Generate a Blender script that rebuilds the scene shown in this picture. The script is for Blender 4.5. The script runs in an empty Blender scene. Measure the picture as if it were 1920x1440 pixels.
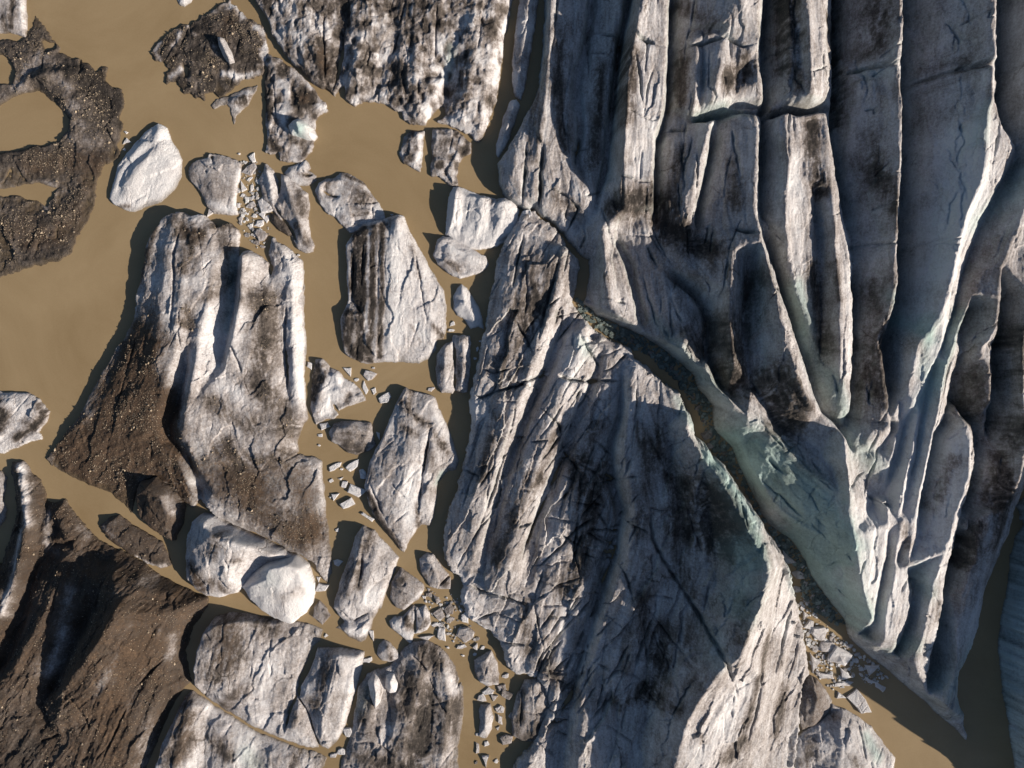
import bpy, math, random
import numpy as np
from mathutils import Vector
from mathutils.geometry import delaunay_2d_cdt

# ------------------------------------------------------------------ camera, sky, sun, exposure
scene = bpy.context.scene
col = scene.collection
CAM_H = 110.0                       # metres above the lake
HALF_W = 82.5                       # half the width seen on the lake surface
SUN_ELEV = math.radians(22.0)
SUN_AZ = math.radians(-26.0)        # direction towards the sun, from +x, counter-clockwise

cam_data = bpy.data.cameras.new("camera")
cam_data.sensor_width = 36.0
cam_data.lens = 36.0 * CAM_H / (2 * HALF_W)
cam_data.clip_end = 3000.0
cam = bpy.data.objects.new("camera", cam_data)
cam.location = (0, 0, CAM_H)
cam.rotation_euler = (0, 0, 0)
col.objects.link(cam)
scene.camera = cam

world = bpy.data.worlds.new("World")
scene.world = world
world.use_nodes = True
wn = world.node_tree
wn.nodes.clear()
w_out = wn.nodes.new("ShaderNodeOutputWorld")
w_bg = wn.nodes.new("ShaderNodeBackground")
w_sky = wn.nodes.new("ShaderNodeTexSky")
w_sky.sky_type = 'NISHITA'
w_sky.sun_disc = False
w_sky.sun_elevation = SUN_ELEV
w_sky.sun_rotation = math.pi / 2 - SUN_AZ
w_sky.altitude = 100
w_sky.dust_density = 0.8
w_sky.ozone_density = 2.3
w_bg.inputs[1].default_value = 0.05
wn.links.new(w_sky.outputs[0], w_bg.inputs[0])
wn.links.new(w_bg.outputs[0], w_out.inputs[0])

sun_data = bpy.data.lights.new("sun", 'SUN')
sun_data.energy = 5.0
sun_data.angle = math.radians(0.53)
sun_data.color = (1.0, 0.89, 0.76)
sun = bpy.data.objects.new("sun", sun_data)
sd_ = Vector((math.cos(SUN_ELEV) * math.cos(SUN_AZ), math.cos(SUN_ELEV) * math.sin(SUN_AZ), math.sin(SUN_ELEV)))
sun.rotation_euler = sd_.to_track_quat('Z', 'Y').to_euler()
sun.location = sd_ * 300
col.objects.link(sun)

scene.view_settings.view_transform = 'Standard'
scene.view_settings.look = 'None'
scene.view_settings.gamma = 1.0
scene.view_settings.exposure = 0.5
scene.render.film_transparent = False
scene.cycles.max_bounces = 6

# ------------------------------------------------------------------ helpers
GRID = 0.14
PX = HALF_W / 960.0                 # metres per photo pixel on the lake surface
RNG = np.random.RandomState(7)
LAT = RNG.rand(256, 256).astype(np.float32)


def P(u, v, z=0.0):
    k = (CAM_H - z) / CAM_H * PX
    return ((u - 960.0) * k, (720.0 - v) * k, z)


def L(s, z=None):
    """'u,v,z u,v,z ...' -> list of (u, v, z)"""
    out = []
    for t in s.split():
        a = [float(q) for q in t.split(',')]
        if len(a) == 2:
            a.append(z)
        out.append(tuple(a))
    return out


def vnoise(x, y, seed=0):
    xf = np.floor(x); yf = np.floor(y)
    fx = x - xf; fy = y - yf
    xi = (xf.astype(np.int64) + seed * 37) & 255
    yi = (yf.astype(np.int64) + seed * 91) & 255
    fx = fx * fx * fx * (fx * (fx * 6 - 15) + 10)
    fy = fy * fy * fy * (fy * (fy * 6 - 15) + 10)
    x1 = (xi + 1) & 255; y1 = (yi + 1) & 255
    a = LAT[xi, yi]; b = LAT[x1, yi]; c = LAT[xi, y1]; d = LAT[x1, y1]
    return (a + (b - a) * fx) * (1 - fy) + (c + (d - c) * fx) * fy - 0.5


def fbm(x, y, octaves=4, seed=0, gain=0.5):
    r = 0; a = 1.0; n = 0
    for i in range(octaves):
        ca, sa = math.cos(0.6 * i), math.sin(0.6 * i)
        r = r + a * vnoise((x * ca - y * sa) * 2 ** i + 13.7 * i, (x * sa + y * ca) * 2 ** i + 5.1 * i, seed + i)
        n += a; a *= gain
    return r / n * 2.0            # about -1..1


def facets(a, b, size, stretch, tilt, seed):
    """broken planar facets: every cell is a plane with its own tilt and a small step at its edges"""
    x = a / (size * stretch); y = b / size
    xf = np.floor(x); yf = np.floor(y)
    best = np.full(x.shape, 1e9, np.float32); val = np.zeros(x.shape, np.float32)
    for dj in (-1, 0, 1):
        for di in (-1, 0, 1):
            ci = xf + di; cj = yf + dj
            i = (ci.astype(np.int64) + seed * 37) & 255; j = (cj.astype(np.int64) + seed * 91) & 255
            px = ci + 0.15 + 0.7 * LAT[i, j]; py = cj + 0.15 + 0.7 * LAT[(i + 77) & 255, (j + 31) & 255]
            dx = x - px; dy = y - py
            d = np.abs(dx) + np.abs(dy) + 0.35 * dx * dy
            m = d < best
            best[m] = d[m]
            v = (LAT[(i + 13) & 255, (j + 99) & 255] - 0.5) * 2 * tilt * dx * size * 0.7 + (LAT[(i + 151) & 255, (j + 5) & 255] - 0.5) * 2 * tilt * dy * size \
                + (LAT[(i + 201) & 255, (j + 66) & 255] - 0.5) * tilt * size * 0.5
            val[m] = v[m]
    return val


def ridged(x, y, octaves=3, seed=0):
    r = 0; a = 1.0
    for i in range(octaves):
        r = r + a * (1 - np.abs(vnoise(x * 2 ** i, y * 2 ** i, seed + i)) * 4)
        a *= 0.5
    return r


def blur(a, s):
    if s <= 0.05:
        return a
    n = max(1, int(3 * s + 0.5))
    k = np.exp(-0.5 * (np.arange(-n, n + 1) / s) ** 2); k /= k.sum()
    for ax in (0, 1):
        p = np.pad(a, [(n, n) if i == ax else (0, 0) for i in (0, 1)], mode='edge')
        o = np.zeros_like(a)
        for i, w in enumerate(k):
            o += w * (p[i:i + a.shape[0], :] if ax == 0 else p[:, i:i + a.shape[1]])
        a = o
    return a


def seg_dist(X, Y, ax, ay, bx, by):
    dx, dy = bx - ax, by - ay
    t = np.clip(((X - ax) * dx + (Y - ay) * dy) / (dx * dx + dy * dy + 1e-12), 0, 1)
    return np.hypot(X - ax - t * dx, Y - ay - t * dy), t


def line_dist(X, Y, pts):
    """distance to a polyline given in world xy"""
    best = np.full(X.shape, 1e9, np.float32)
    if len(pts) == 1:
        return np.hypot(X - pts[0][0], Y - pts[0][1])
    for a, b in zip(pts[:-1], pts[1:]):
        d, _ = seg_dist(X, Y, a[0], a[1], b[0], b[1])
        np.minimum(best, d, out=best)
    return best


def line_dist_t(X, Y, pts):
    """distance to a polyline and position along it, 0..1"""
    ls = [math.hypot(b[0] - a[0], b[1] - a[1]) for a, b in zip(pts[:-1], pts[1:])]
    tot = sum(ls); acc = 0.0
    best = np.full(X.shape, 1e9, np.float32); tt = np.zeros(X.shape, np.float32)
    for a, b, l in zip(pts[:-1], pts[1:], ls):
        d, t = seg_dist(X, Y, a[0], a[1], b[0], b[1])
        m = d < best
        best[m] = d[m]; tt[m] = ((acc + t * l) / tot)[m]
        acc += l
    return best, tt


def sub(X, Y, pts, m):
    """index window of the grid around world points"""
    xs = [p[0] for p in pts]; ys = [p[1] for p in pts]
    x0, y0 = X[0, 0], Y[0, 0]
    i0 = max(0, int((min(xs) - m - x0) / GRID)); i1 = min(X.shape[1], int((max(xs) + m - x0) / GRID) + 2)
    j0 = max(0, int((min(ys) - m - y0) / GRID)); j1 = min(X.shape[0], int((max(ys) + m - y0) / GRID) + 2)
    return slice(j0, max(j0, j1)), slice(i0, max(i0, i1))


def signed_dist(X, Y, poly):
    """+ inside; also the rim height at the nearest point of the outline"""
    best = np.full(X.shape, 1e9, np.float32)
    rim = np.zeros(X.shape, np.float32)
    inside = np.zeros(X.shape, bool)
    n = len(poly)
    for i in range(n):
        a, b = poly[i], poly[(i + 1) % n]
        d, t = seg_dist(X, Y, a[0], a[1], b[0], b[1])
        m = d < best
        best[m] = d[m]
        rim[m] = (a[2] + (b[2] - a[2]) * t)[m]
        if a[1] != b[1]:
            c = ((a[1] > Y) != (b[1] > Y)) & (X < (b[0] - a[0]) * (Y - a[1]) / (b[1] - a[1]) + a[0])
            inside ^= c
    return np.where(inside, best, -best), rim


def tin(X, Y, outline, lines):
    """breakline surface: Delaunay over the traced lines, rasterised on the world grid"""
    V, Z, E = [], [], []

    def add(pts, closed=False):
        base = len(V)
        for (u, v, z) in pts:
            V.append(Vector((u, v))); Z.append(z)
        for i in range(len(pts) - 1):
            E.append((base + i, base + i + 1))
        if closed:
            E.append((base + len(pts) - 1, base))
    add(outline, True)
    for l in lines:
        add(l)
    vo, eo, fo, ov, oe, of = delaunay_2d_cdt(V, E, [], 0, 0.01)
    zs = []
    for i, p in enumerate(vo):
        if ov[i]:
            zs.append(sum(Z[k] for k in ov[i]) / len(ov[i]))
        else:
            bd, bz = 1e9, 0
            for (a, b) in E:
                A, B = V[a], V[b]
                d = B - A
                t = max(0, min(1, (p - A).dot(d) / (d.length_squared + 1e-9)))
                q = (A + d * t - p).length
                if q < bd:
                    bd, bz = q, Z[a] + (Z[b] - Z[a]) * t
            zs.append(bz)
    W = [P(p.x, p.y, z) for p, z in zip(vo, zs)]
    H = np.full(X.shape, -99.0, np.float32)
    x0, y0 = X[0, 0], Y[0, 0]
    for f in fo:
        a, b, c = (W[k] for k in f)
        i0 = max(0, int((min(a[0], b[0], c[0]) - x0) / GRID)); i1 = min(X.shape[1], int((max(a[0], b[0], c[0]) - x0) / GRID) + 2)
        j0 = max(0, int((min(a[1], b[1], c[1]) - y0) / GRID)); j1 = min(X.shape[0], int((max(a[1], b[1], c[1]) - y0) / GRID) + 2)
        if i1 <= i0 or j1 <= j0:
            continue
        x = X[j0:j1, i0:i1]; y = Y[j0:j1, i0:i1]
        det = (b[1] - c[1]) * (a[0] - c[0]) + (c[0] - b[0]) * (a[1] - c[1])
        if abs(det) < 1e-9:
            continue
        l1 = ((b[1] - c[1]) * (x - c[0]) + (c[0] - b[0]) * (y - c[1])) / det
        l2 = ((c[1] - a[1]) * (x - c[0]) + (a[0] - c[0]) * (y - c[1])) / det
        l3 = 1 - l1 - l2
        m = (l1 > -1e-3) & (l2 > -1e-3) & (l3 > -1e-3)
        z = l1 * a[2] + l2 * b[2] + l3 * c[2]
        h = H[j0:j1, i0:i1]
        h[m] = np.maximum(h[m], z[m])
    return H


def watershed(h, seeds, X, Y, step=4):
    """assign each grid cell to the crest line it drains from"""
    import heapq
    hc = h[::step, ::step]
    lab = np.full(hc.shape, -1, np.int32)
    pq = []
    for k, pts in enumerate(seeds):
        for a, b in zip(pts[:-1], pts[1:]):
            n = max(2, int(math.hypot(b[0] - a[0], b[1] - a[1]) / (GRID * step)) + 1)
            for t in np.linspace(0, 1, n):
                i = int(round((a[0] + (b[0] - a[0]) * t - X[0, 0]) / (GRID * step)))
                j = int(round((a[1] + (b[1] - a[1]) * t - Y[0, 0]) / (GRID * step)))
                if 0 <= i < hc.shape[1] and 0 <= j < hc.shape[0] and lab[j, i] < 0:
                    lab[j, i] = k
                    heapq.heappush(pq, (-float(hc[j, i]), j, i))
    while pq:
        _, j, i = heapq.heappop(pq)
        k = lab[j, i]
        for dj, di in ((1, 0), (-1, 0), (0, 1), (0, -1)):
            jj, ii = j + dj, i + di
            if 0 <= jj < hc.shape[0] and 0 <= ii < hc.shape[1] and lab[jj, ii] < 0:
                lab[jj, ii] = k
                heapq.heappush(pq, (-float(hc[jj, ii]), jj, ii))
    return np.repeat(np.repeat(lab, step, 0), step, 1)[:h.shape[0], :h.shape[1]]


def grid_mesh(name, X, Y, H, cells, mask, normals, mat, origin):
    j, i = np.nonzero(cells)
    w = X.shape[1]
    a = j * w + i
    quad = np.stack([a, a + 1, a + w + 1, a + w], 1)
    used, inv = np.unique(quad, return_inverse=True)
    inv = inv.reshape(quad.shape)
    co = np.stack([X.ravel()[used] - origin[0], Y.ravel()[used] - origin[1], H.ravel()[used] - origin[2]], 1).astype(np.float32)
    me = bpy.data.meshes.new(name)
    nq = len(quad)
    me.vertices.add(len(used)); me.vertices.foreach_set("co", co.ravel())
    me.loops.add(nq * 4); me.loops.foreach_set("vertex_index", inv.astype(np.int32).ravel())
    me.polygons.add(nq)
    me.polygons.foreach_set("loop_start", np.arange(0, nq * 4, 4, dtype=np.int32))
    me.update(calc_edges=True)
    me.polygons.foreach_set("use_smooth", np.ones(nq, bool))
    at = me.attributes.new("mask", 'FLOAT_COLOR', 'POINT')
    m = mask.reshape(-1, 4)[used].astype(np.float32)
    at.data.foreach_set("color", m.ravel())
    if normals is not None:
        me.normals_split_custom_set_from_vertices(normals.reshape(-1, 3)[used].tolist())
    me.materials.append(mat)
    return me


def link(name, data, parent=None, loc=None):
    o = bpy.data.objects.new(name, data)
    col.objects.link(o)
    if loc is not None:
        o.location = loc
    if parent is not None:
        o.parent = parent
    return o


def tag(o, label, cat, group=None, kind=None):
    o["label"] = label
    if cat:
        o["category"] = cat
    if group:
        o["group"] = group
    if kind:
        o["kind"] = kind
    return o


# ------------------------------------------------------------------ materials
def node(nt, t, **kw):
    n = nt.nodes.new(t)
    for k, v in kw.items():
        if k.startswith('i_'):
            n.inputs[k[2:].replace('_', ' ')].default_value = v
        else:
            setattr(n, k, v)
    return n


def mixc(nt, fac, a, b, blend='MIX'):
    n = nt.nodes.new('ShaderNodeMix'); n.data_type = 'RGBA'; n.blend_type = blend; n.clamp_factor = True
    for idx, v in ((0, fac), (6, a), (7, b)):
        if hasattr(v, 'node'):
            nt.links.new(v, n.inputs[idx])
        else:
            n.inputs[idx].default_value = v if idx == 0 else (*v, 1.0)
    return n.outputs[2]


def mathn(nt, op, a, b=0.0, c=0.0, clamp=False):
    n = nt.nodes.new('ShaderNodeMath'); n.operation = op; n.use_clamp = clamp
    for i, v in enumerate((a, b, c)):
        if hasattr(v, 'node'):
            nt.links.new(v, n.inputs[i])
        else:
            n.inputs[i].default_value = v
    return n.outputs[0]


def ramp(nt, fac, stops):
    n = nt.nodes.new('ShaderNodeValToRGB')
    e = n.color_ramp.elements
    while len(e) < len(stops):
        e.new(0.5)
    for k, (p, c) in enumerate(stops):
        e[k].position = p; e[k].color = (*c, 1.0)
    nt.links.new(fac, n.inputs[0])
    return n.outputs[0]


def make_ice(name, ang=0.0, streak=0.45, pebble=1.0, grime=1.0, blotch=0.6):
    m = bpy.data.materials.new(name); m.use_nodes = True
    nt = m.node_tree; nt.nodes.clear()
    out = nt.nodes.new('ShaderNodeOutputMaterial')
    bs = nt.nodes.new('ShaderNodeBsdfPrincipled')
    nt.links.new(bs.outputs[0], out.inputs[0])
    geo = nt.nodes.new('ShaderNodeNewGeometry')
    at = node(nt, 'ShaderNodeAttribute', attribute_name='mask')
    sep = nt.nodes.new('ShaderNodeSeparateColor'); nt.links.new(at.outputs['Color'], sep.inputs[0])
    dirt, brown, blue = sep.outputs[0], sep.outputs[1], sep.outputs[2]
    wet = at.outputs['Alpha']

    def noise(scale, detail=6, rough=0.6, vec=None, dist=0.0):
        n = node(nt, 'ShaderNodeTexNoise'); n.inputs['Scale'].default_value = scale
        n.inputs['Detail'].default_value = detail; n.inputs['Roughness'].default_value = rough
        n.inputs['Distortion'].default_value = dist
        nt.links.new(vec if vec is not None else geo.outputs['Position'], n.inputs['Vector'])
        return n.outputs[0]

    def mapped(scale, vec=None):
        mp = node(nt, 'ShaderNodeMapping'); nt.links.new(vec or geo.outputs['Position'], mp.inputs[0])
        mp.inputs['Rotation'].default_value = (0, 0, ang)
        mp.inputs['Scale'].default_value = scale
        return mp.outputs[0]
    n_fine = noise(3.0, 6, 0.76)
    n_mid = noise(0.5, 5, 0.7, None, 0.6)
    n_grain = noise(9.0, 3, 0.85)
    n_st = noise(1.7, 5, 0.72, mapped((1.0, 0.14, 0.5)), 0.7)
    n_gate = noise(0.22, 3, 0.5)
    # hairline fractures: long cells stretched along the ice flow
    wob = node(nt, 'ShaderNodeVectorMath', operation='MULTIPLY_ADD')
    wn_ = node(nt, 'ShaderNodeTexNoise'); wn_.inputs['Scale'].default_value = 0.5; wn_.inputs['Detail'].default_value = 3
    nt.links.new(geo.outputs['Position'], wn_.inputs['Vector'])
    nt.links.new(wn_.outputs['Color'], wob.inputs[0]); wob.inputs[1].default_value = (2.2, 2.2, 2.2); nt.links.new(geo.outputs['Position'], wob.inputs[2])
    vc = node(nt, 'ShaderNodeTexVoronoi', feature='DISTANCE_TO_EDGE'); vc.inputs['Scale'].default_value = 0.42
    nt.links.new(mapped((1.0, 0.35, 0.15), wob.outputs[0]), vc.inputs['Vector'])
    hair = mathn(nt, 'SUBTRACT', 1.0, mathn(nt, 'MULTIPLY', vc.outputs['Distance'], 28.0, clamp=True), clamp=True)
    hair = mathn(nt, 'MULTIPLY', hair, mathn(nt, 'MULTIPLY', mathn(nt, 'SUBTRACT', n_gate, 0.53), 6.0, clamp=True))
    # dirt broken up by grain and streaks
    def c0(x):
        return mathn(nt, 'SUBTRACT', x, 0.5)
    d = mathn(nt, 'MULTIPLY_ADD', c0(n_fine), 0.85 * grime, dirt)
    d = mathn(nt, 'MULTIPLY_ADD', c0(n_st), streak, d)
    d = mathn(nt, 'MULTIPLY_ADD', c0(n_mid), blotch * grime, d)
    d = mathn(nt, 'MULTIPLY_ADD', c0(n_grain), 0.45 * grime, d)
    d = mathn(nt, 'MULTIPLY_ADD', hair, 0.25, d)
    ice = ramp(nt, d, [(0.0, (0.74, 0.73, 0.735)), (0.2, (0.58, 0.555, 0.555)), (0.42, (0.34, 0.307, 0.295)),
                       (0.66, (0.135, 0.112, 0.097)), (1.0, (0.032, 0.026, 0.022))])
    ice = mixc(nt, mathn(nt, 'MULTIPLY', blue, 0.9), ice, mixc(nt, mathn(nt, 'MULTIPLY', d, 1.2, clamp=True), (0.46, 0.63, 0.595), (0.13, 0.175, 0.168)))
    bcol = ramp(nt, mathn(nt, 'MULTIPLY_ADD', n_fine, 0.6, mathn(nt, 'MULTIPLY', n_mid, 0.4)),
                [(0.33, (0.022, 0.016, 0.012)), (0.52, (0.072, 0.046, 0.029)), (0.74, (0.20, 0.13, 0.082))])
    bf = mathn(nt, 'MULTIPLY_ADD', c0(n_fine), 0.9, brown, clamp=True)
    bf = mathn(nt, 'MULTIPLY', bf, mathn(nt, 'MULTIPLY', brown, 4.0, clamp=True))
    ice = mixc(nt, bf, ice, bcol)
    # pale grit scattered on the sediment
    vo = node(nt, 'ShaderNodeTexVoronoi', feature='F1'); vo.inputs['Scale'].default_value = 2.6
    nt.links.new(geo.outputs['Position'], vo.inputs['Vector'])
    sp = mathn(nt, 'LESS_THAN', vo.outputs['Distance'], 0.13)
    sepv = nt.nodes.new('ShaderNodeSeparateColor'); nt.links.new(vo.outputs['Color'], sepv.inputs[0])
    sp = mathn(nt, 'MULTIPLY', sp, mathn(nt, 'GREATER_THAN', sepv.outputs[0], 0.5))
    grit = mathn(nt, 'MULTIPLY', sp, mathn(nt, 'MULTIPLY', mathn(nt, 'SUBTRACT', mathn(nt, 'ADD', dirt, brown), 0.6), 2.0 * pebble, clamp=True))
    ice = mixc(nt, mathn(nt, 'MULTIPLY', grit, 0.7), ice, (0.40, 0.33, 0.25))
    # wet silt stain along the waterline
    ice = mixc(nt, mathn(nt, 'MULTIPLY', wet, 0.8), ice, (0.12, 0.088, 0.052))
    nt.links.new(ice, bs.inputs['Base Color'])
    bs.inputs['Roughness'].default_value = 0.6
    bs.inputs['Specular IOR Level'].default_value = 0.25
    # relief
    b = mathn(nt, 'MULTIPLY_ADD', n_st, 0.3 + 0.6 * streak, mathn(nt, 'MULTIPLY', n_fine, 1.0))
    b = mathn(nt, 'MULTIPLY_ADD', n_grain, 0.4, b)
    b = mathn(nt, 'MULTIPLY_ADD', hair, -0.5, b)
    bp = node(nt, 'ShaderNodeBump'); bp.inputs['Strength'].default_value = 0.75; bp.inputs['Distance'].default_value = 0.3
    nt.links.new(b, bp.inputs['Height']); nt.links.new(bp.outputs[0], bs.inputs['Normal'])
    return m


def make_water():
    m = bpy.data.materials.new('silty_water'); m.use_nodes = True
    nt = m.node_tree
    bs = nt.nodes['Principled BSDF']
    geo = nt.nodes.new('ShaderNodeNewGeometry')

    def noise(s, d, r=0.6):
        n = node(nt, 'ShaderNodeTexNoise'); n.inputs['Scale'].default_value = s
        n.inputs['Detail'].default_value = d; n.inputs['Roughness'].default_value = r
        nt.links.new(geo.outputs['Position'], n.inputs['Vector'])
        return n.outputs[0]
    n1 = noise(0.03, 5, 0.65); n2 = noise(4.0, 3, 0.8)
    n1.node.inputs['Distortion'].default_value = 1.6
    f = mathn(nt, 'MULTIPLY_ADD', mathn(nt, 'SUBTRACT', n2, 0.5), 0.35, n1)
    c = ramp(nt, f, [(0.3, (0.265, 0.19, 0.102)), (0.7, (0.35, 0.26, 0.15))])
    nt.links.new(c, bs.inputs['Base Color'])
    bs.inputs['Roughness'].default_value = 0.28
    bs.inputs['IOR'].default_value = 1.333
    bp = node(nt, 'ShaderNodeBump'); bp.inputs['Strength'].default_value = 0.12; bp.inputs['Distance'].default_value = 0.05
    nt.links.new(noise(2.2, 5, 0.7), bp.inputs['Height']); nt.links.new(bp.outputs[0], bs.inputs['Normal'])
    return m


def make_stone():
    m = bpy.data.materials.new('pale_stone'); m.use_nodes = True
    nt = m.node_tree
    bs = nt.nodes['Principled BSDF']
    geo = nt.nodes.new('ShaderNodeNewGeometry')
    c = ramp(nt, geo.outputs['Random Per Island'], [(0.0, (0.05, 0.04, 0.032)), (0.55, (0.17, 0.135, 0.10)), (1.0, (0.48, 0.38, 0.27))])
    nt.links.new(c, bs.inputs['Base Color'])
    bs.inputs['Roughness'].default_value = 0.8
    return m


MAT_V = make_ice('glacier_ice', 0.0, 0.5, blotch=0.3)
MAT_D = make_ice('slab_ice', math.radians(22), 0.34, blotch=0.35)
MAT_B = make_ice('berg_ice', math.radians(8), 0.3, blotch=0.4)
MAT_F = make_ice('floe_ice', 0.0, 0.1, 1.0, 0.4)
MAT_W = make_water()
MAT_S = make_stone()


# ------------------------------------------------------------------ the builder for every ice body
def ice_body(name, label, cat, outline, lines=(), holes=(), cracks=(), dirt=(), base=0.25, brown=0.0, group=None, kind=None,
             amp=0.12, scale=1.2, streak=0.0, sdir=90.0, soft=0.8, wall=5.0, jag=0.3, jscale=1.1, rnd=0.14, rw=0.3, pit=0.0,
             mottle=0.25, mscale=0.35, seed=None, parts=None, mat=None, zdef=1.2, dome=0.0, gravel=0, walldirt=0.0, autoblue=0.0, zk=1.0, rough=0.0, sharp=0.35, vdepth=1.2, vw=0.7, vround=1.2, vwide=1.6, follow=False, autocracks=(), dstreak=None, facet=None):
    seed = seed if seed is not None else (sum(ord(ch) for ch in label) % 180)
    ol = L(outline, zdef) if isinstance(outline, str) else outline
    ol = [(u, v, z * zk) for u, v, z in ol]
    crest, allines, valleys = [], [], []
    for l in lines:
        c = False; vl = l[0] == 'v'
        if vl:
            l = l[1:]
        if l[0] == 'c':
            c = True; l = l[1:]
        pts = [(u, v, z * zk) for u, v, z in L(l, zdef)]
        allines.append(pts)
        if vl:
            valleys.append(pts)
        if c:
            crest.append(pts)
    wo = [P(*p) for p in ol]
    m = 2.5
    x0 = min(p[0] for p in wo) - m; x1 = max(p[0] for p in wo) + m
    y0 = min(p[1] for p in wo) - m; y1 = max(p[1] for p in wo) + m
    nx = int((x1 - x0) / GRID) + 2; ny = int((y1 - y0) / GRID) + 2
    X, Y = np.meshgrid((x0 + GRID * np.arange(nx)).astype(np.float32), (y0 + GRID * np.arange(ny)).astype(np.float32))
    sd, rim = signed_dist(X, Y, wo)
    T = tin(X, Y, ol, allines)
    T = np.where((T < -50) | (sd < 0), rim, T)
    T = blur(T, soft)
    if sharp:
        T = T + sharp * (T - blur(T, 7))
    for pts in valleys:
        wp = [P(*q) for q in pts]
        s = sub(X, Y, wp, 3 * vw)
        if X[s].size == 0:
            continue
        wob = 0.5 * fbm(X[s] / 1.8, Y[s] / 1.8, 3, seed + 47)
        d, t = line_dist_t(X[s] + wob, Y[s], wp)
        T[s] -= vdepth * np.clip(np.minimum(t, 1 - t) * 8, 0, 1) * np.exp(-(d / vw) ** 2) * np.clip(sd[s] / 1.5, 0, 1)
        s = sub(X, Y, wp, 4 * vwide)
        d, t = line_dist_t(X[s], Y[s], wp)
        T[s] -= vround * np.clip(np.minimum(t, 1 - t) * 8, 0, 1) * np.exp(-d / vwide) * np.clip(sd[s] / 2.5, 0, 1)
    if valleys:                        # furrows stay above the lake
        T = np.where(sd > 1.0, np.maximum(T, np.minimum(0.7, rim + 0.7)), T)
    if dome:
        T = T + dome * (1 - np.exp(-np.maximum(sd, 0) / 2.0))
    jn = fbm(X / jscale, Y / jscale, 4, seed + 3, 0.6)
    e = sd + jag * (jn + 0.15)
    H = T.copy()
    inn = np.clip(e / 0.8, 0, 1)
    ang = math.radians(sdir)
    A = X * math.cos(ang) + Y * math.sin(ang); B = -X * math.sin(ang) + Y * math.cos(ang)
    B = B + 0.6 * fbm(X / 7, Y / 7, 2, seed + 20)
    if follow:                         # layering that runs parallel to the traced ridges
        q = 4
        Xc, Yc = X[::q, ::q], Y[::q, ::q]
        dc = np.full(Xc.shape, 1e9, np.float32)
        for pts in allines:
            wp = [P(*p_) for p_ in pts]
            dc = np.minimum(dc, line_dist(Xc, Yc, wp))
        ii = np.arange(nx) / q; jj = np.arange(ny) / q
        i0 = np.minimum(ii.astype(int), dc.shape[1] - 2); j0 = np.minimum(jj.astype(int), dc.shape[0] - 2)
        fi = (ii - i0)[None, :]; fj = (jj - j0)[:, None]
        g00 = dc[np.ix_(j0, i0)]; g01 = dc[np.ix_(j0, i0 + 1)]; g10 = dc[np.ix_(j0 + 1, i0)]; g11 = dc[np.ix_(j0 + 1, i0 + 1)]
        B = ((g00 * (1 - fi) + g01 * fi) * (1 - fj) + (g10 * (1 - fi) + g11 * fi) * fj).astype(np.float32)
        B = B + 0.35 * fbm(X / 5, Y / 5, 3, seed + 20)
    if streak:
        H += streak * inn * fbm(B / 0.75, A / 9.0, 4, seed + 9, 0.62)
        H += streak * 1.4 * inn * fbm(B / 2.6, A / 18.0, 2, seed + 14)
    if facet:
        fs_, fst, ft = facet
        wa = 0.5 * fbm(X / 2.2, Y / 2.2, 3, seed + 33); wb = 0.5 * fbm(X / 2.2 + 7, Y / 2.2, 3, seed + 34)
        A0 = X * math.cos(ang) + Y * math.sin(ang); B0 = -X * math.sin(ang) + Y * math.cos(ang)
        H += inn * (facets(A0 + wa, B0 + wb, fs_, fst, ft, seed + 2) + 0.5 * facets(A0 + wb, B0 + wa, fs_ * 0.4, fst, ft * 1.1, seed + 3))
    H += amp * inn * fbm(X / scale, Y / scale, 5, seed, 0.55)
    if rough:
        ty_, tx_ = np.gradient(T, GRID)
        st = np.clip(np.hypot(tx_, ty_) - 0.45, 0, 1)
        H += rough * inn * st * (fbm(X / 1.9, Y / 1.9, 5, seed + 25, 0.6) + 0.6 * np.abs(fbm(X / 0.9, Y / 0.9, 3, seed + 27, 0.6)))
    if pit:
        c = vnoise(X / 0.9 + 0.4 * fbm(X, Y, 2, seed), Y / 1.3, seed + 31) + 0.5
        H -= pit * inn * np.clip(c - 0.52, 0, 1) * 2.2
    H -= rnd * np.exp(-np.maximum(e, 0) / rw)
    H = np.where(e < 0, H + wall * e, H)
    # pools: where the body dips under the lake
    for hs in holes:
        zfloor, poly = hs
        hp = [P(p[0], p[1], 0.4) for p in L(poly, 0)]
        s = sub(X, Y, hp, 3)
        hd, _ = signed_dist(X[s], Y[s], [(a, b, 0) for a, b, c in hp])
        hd = hd + 0.5 * fbm(X[s] / 1.6, Y[s] / 1.6, 4, seed + 5)
        H[s] = np.where(hd > -1.2, np.minimum(H[s], np.maximum(zfloor, -0.9 * hd)), H[s])
    cracks = list(cracks)
    rc = random.Random(seed + 500)
    for (n_, u0, u1, v0, v1, a0, a1, l0, l1, dep, wd) in autocracks:
        for _k in range(n_):
            u, v = rc.uniform(u0, u1), rc.uniform(v0, v1)
            aa = math.radians(rc.uniform(a0, a1)); ln = rc.uniform(l0, l1)
            pts = []
            for k in range(5):
                pts.append((u, v))
                u += math.cos(aa) * ln / 4; v -= math.sin(aa) * ln / 4; aa += rc.uniform(-.13, .13)
            cc = []
            for (uu, vv) in pts:
                xx, yy, _ = P(uu, vv, 0)
                for _i in range(2):
                    ii = int(np.clip((xx - x0) / GRID, 0, nx - 1)); jj = int(np.clip((yy - y0) / GRID, 0, ny - 1))
                    zz = max(0.0, float(T[jj, ii])); xx, yy, _ = P(uu, vv, zz)
                cc.append('%.1f,%.1f,%.2f' % (uu, vv, zz))
            cracks.append((dep * rc.uniform(.5, 1.2), wd, ' '.join(cc)))
    # fracture lines
    wet = np.zeros(X.shape, np.float32)
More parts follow.
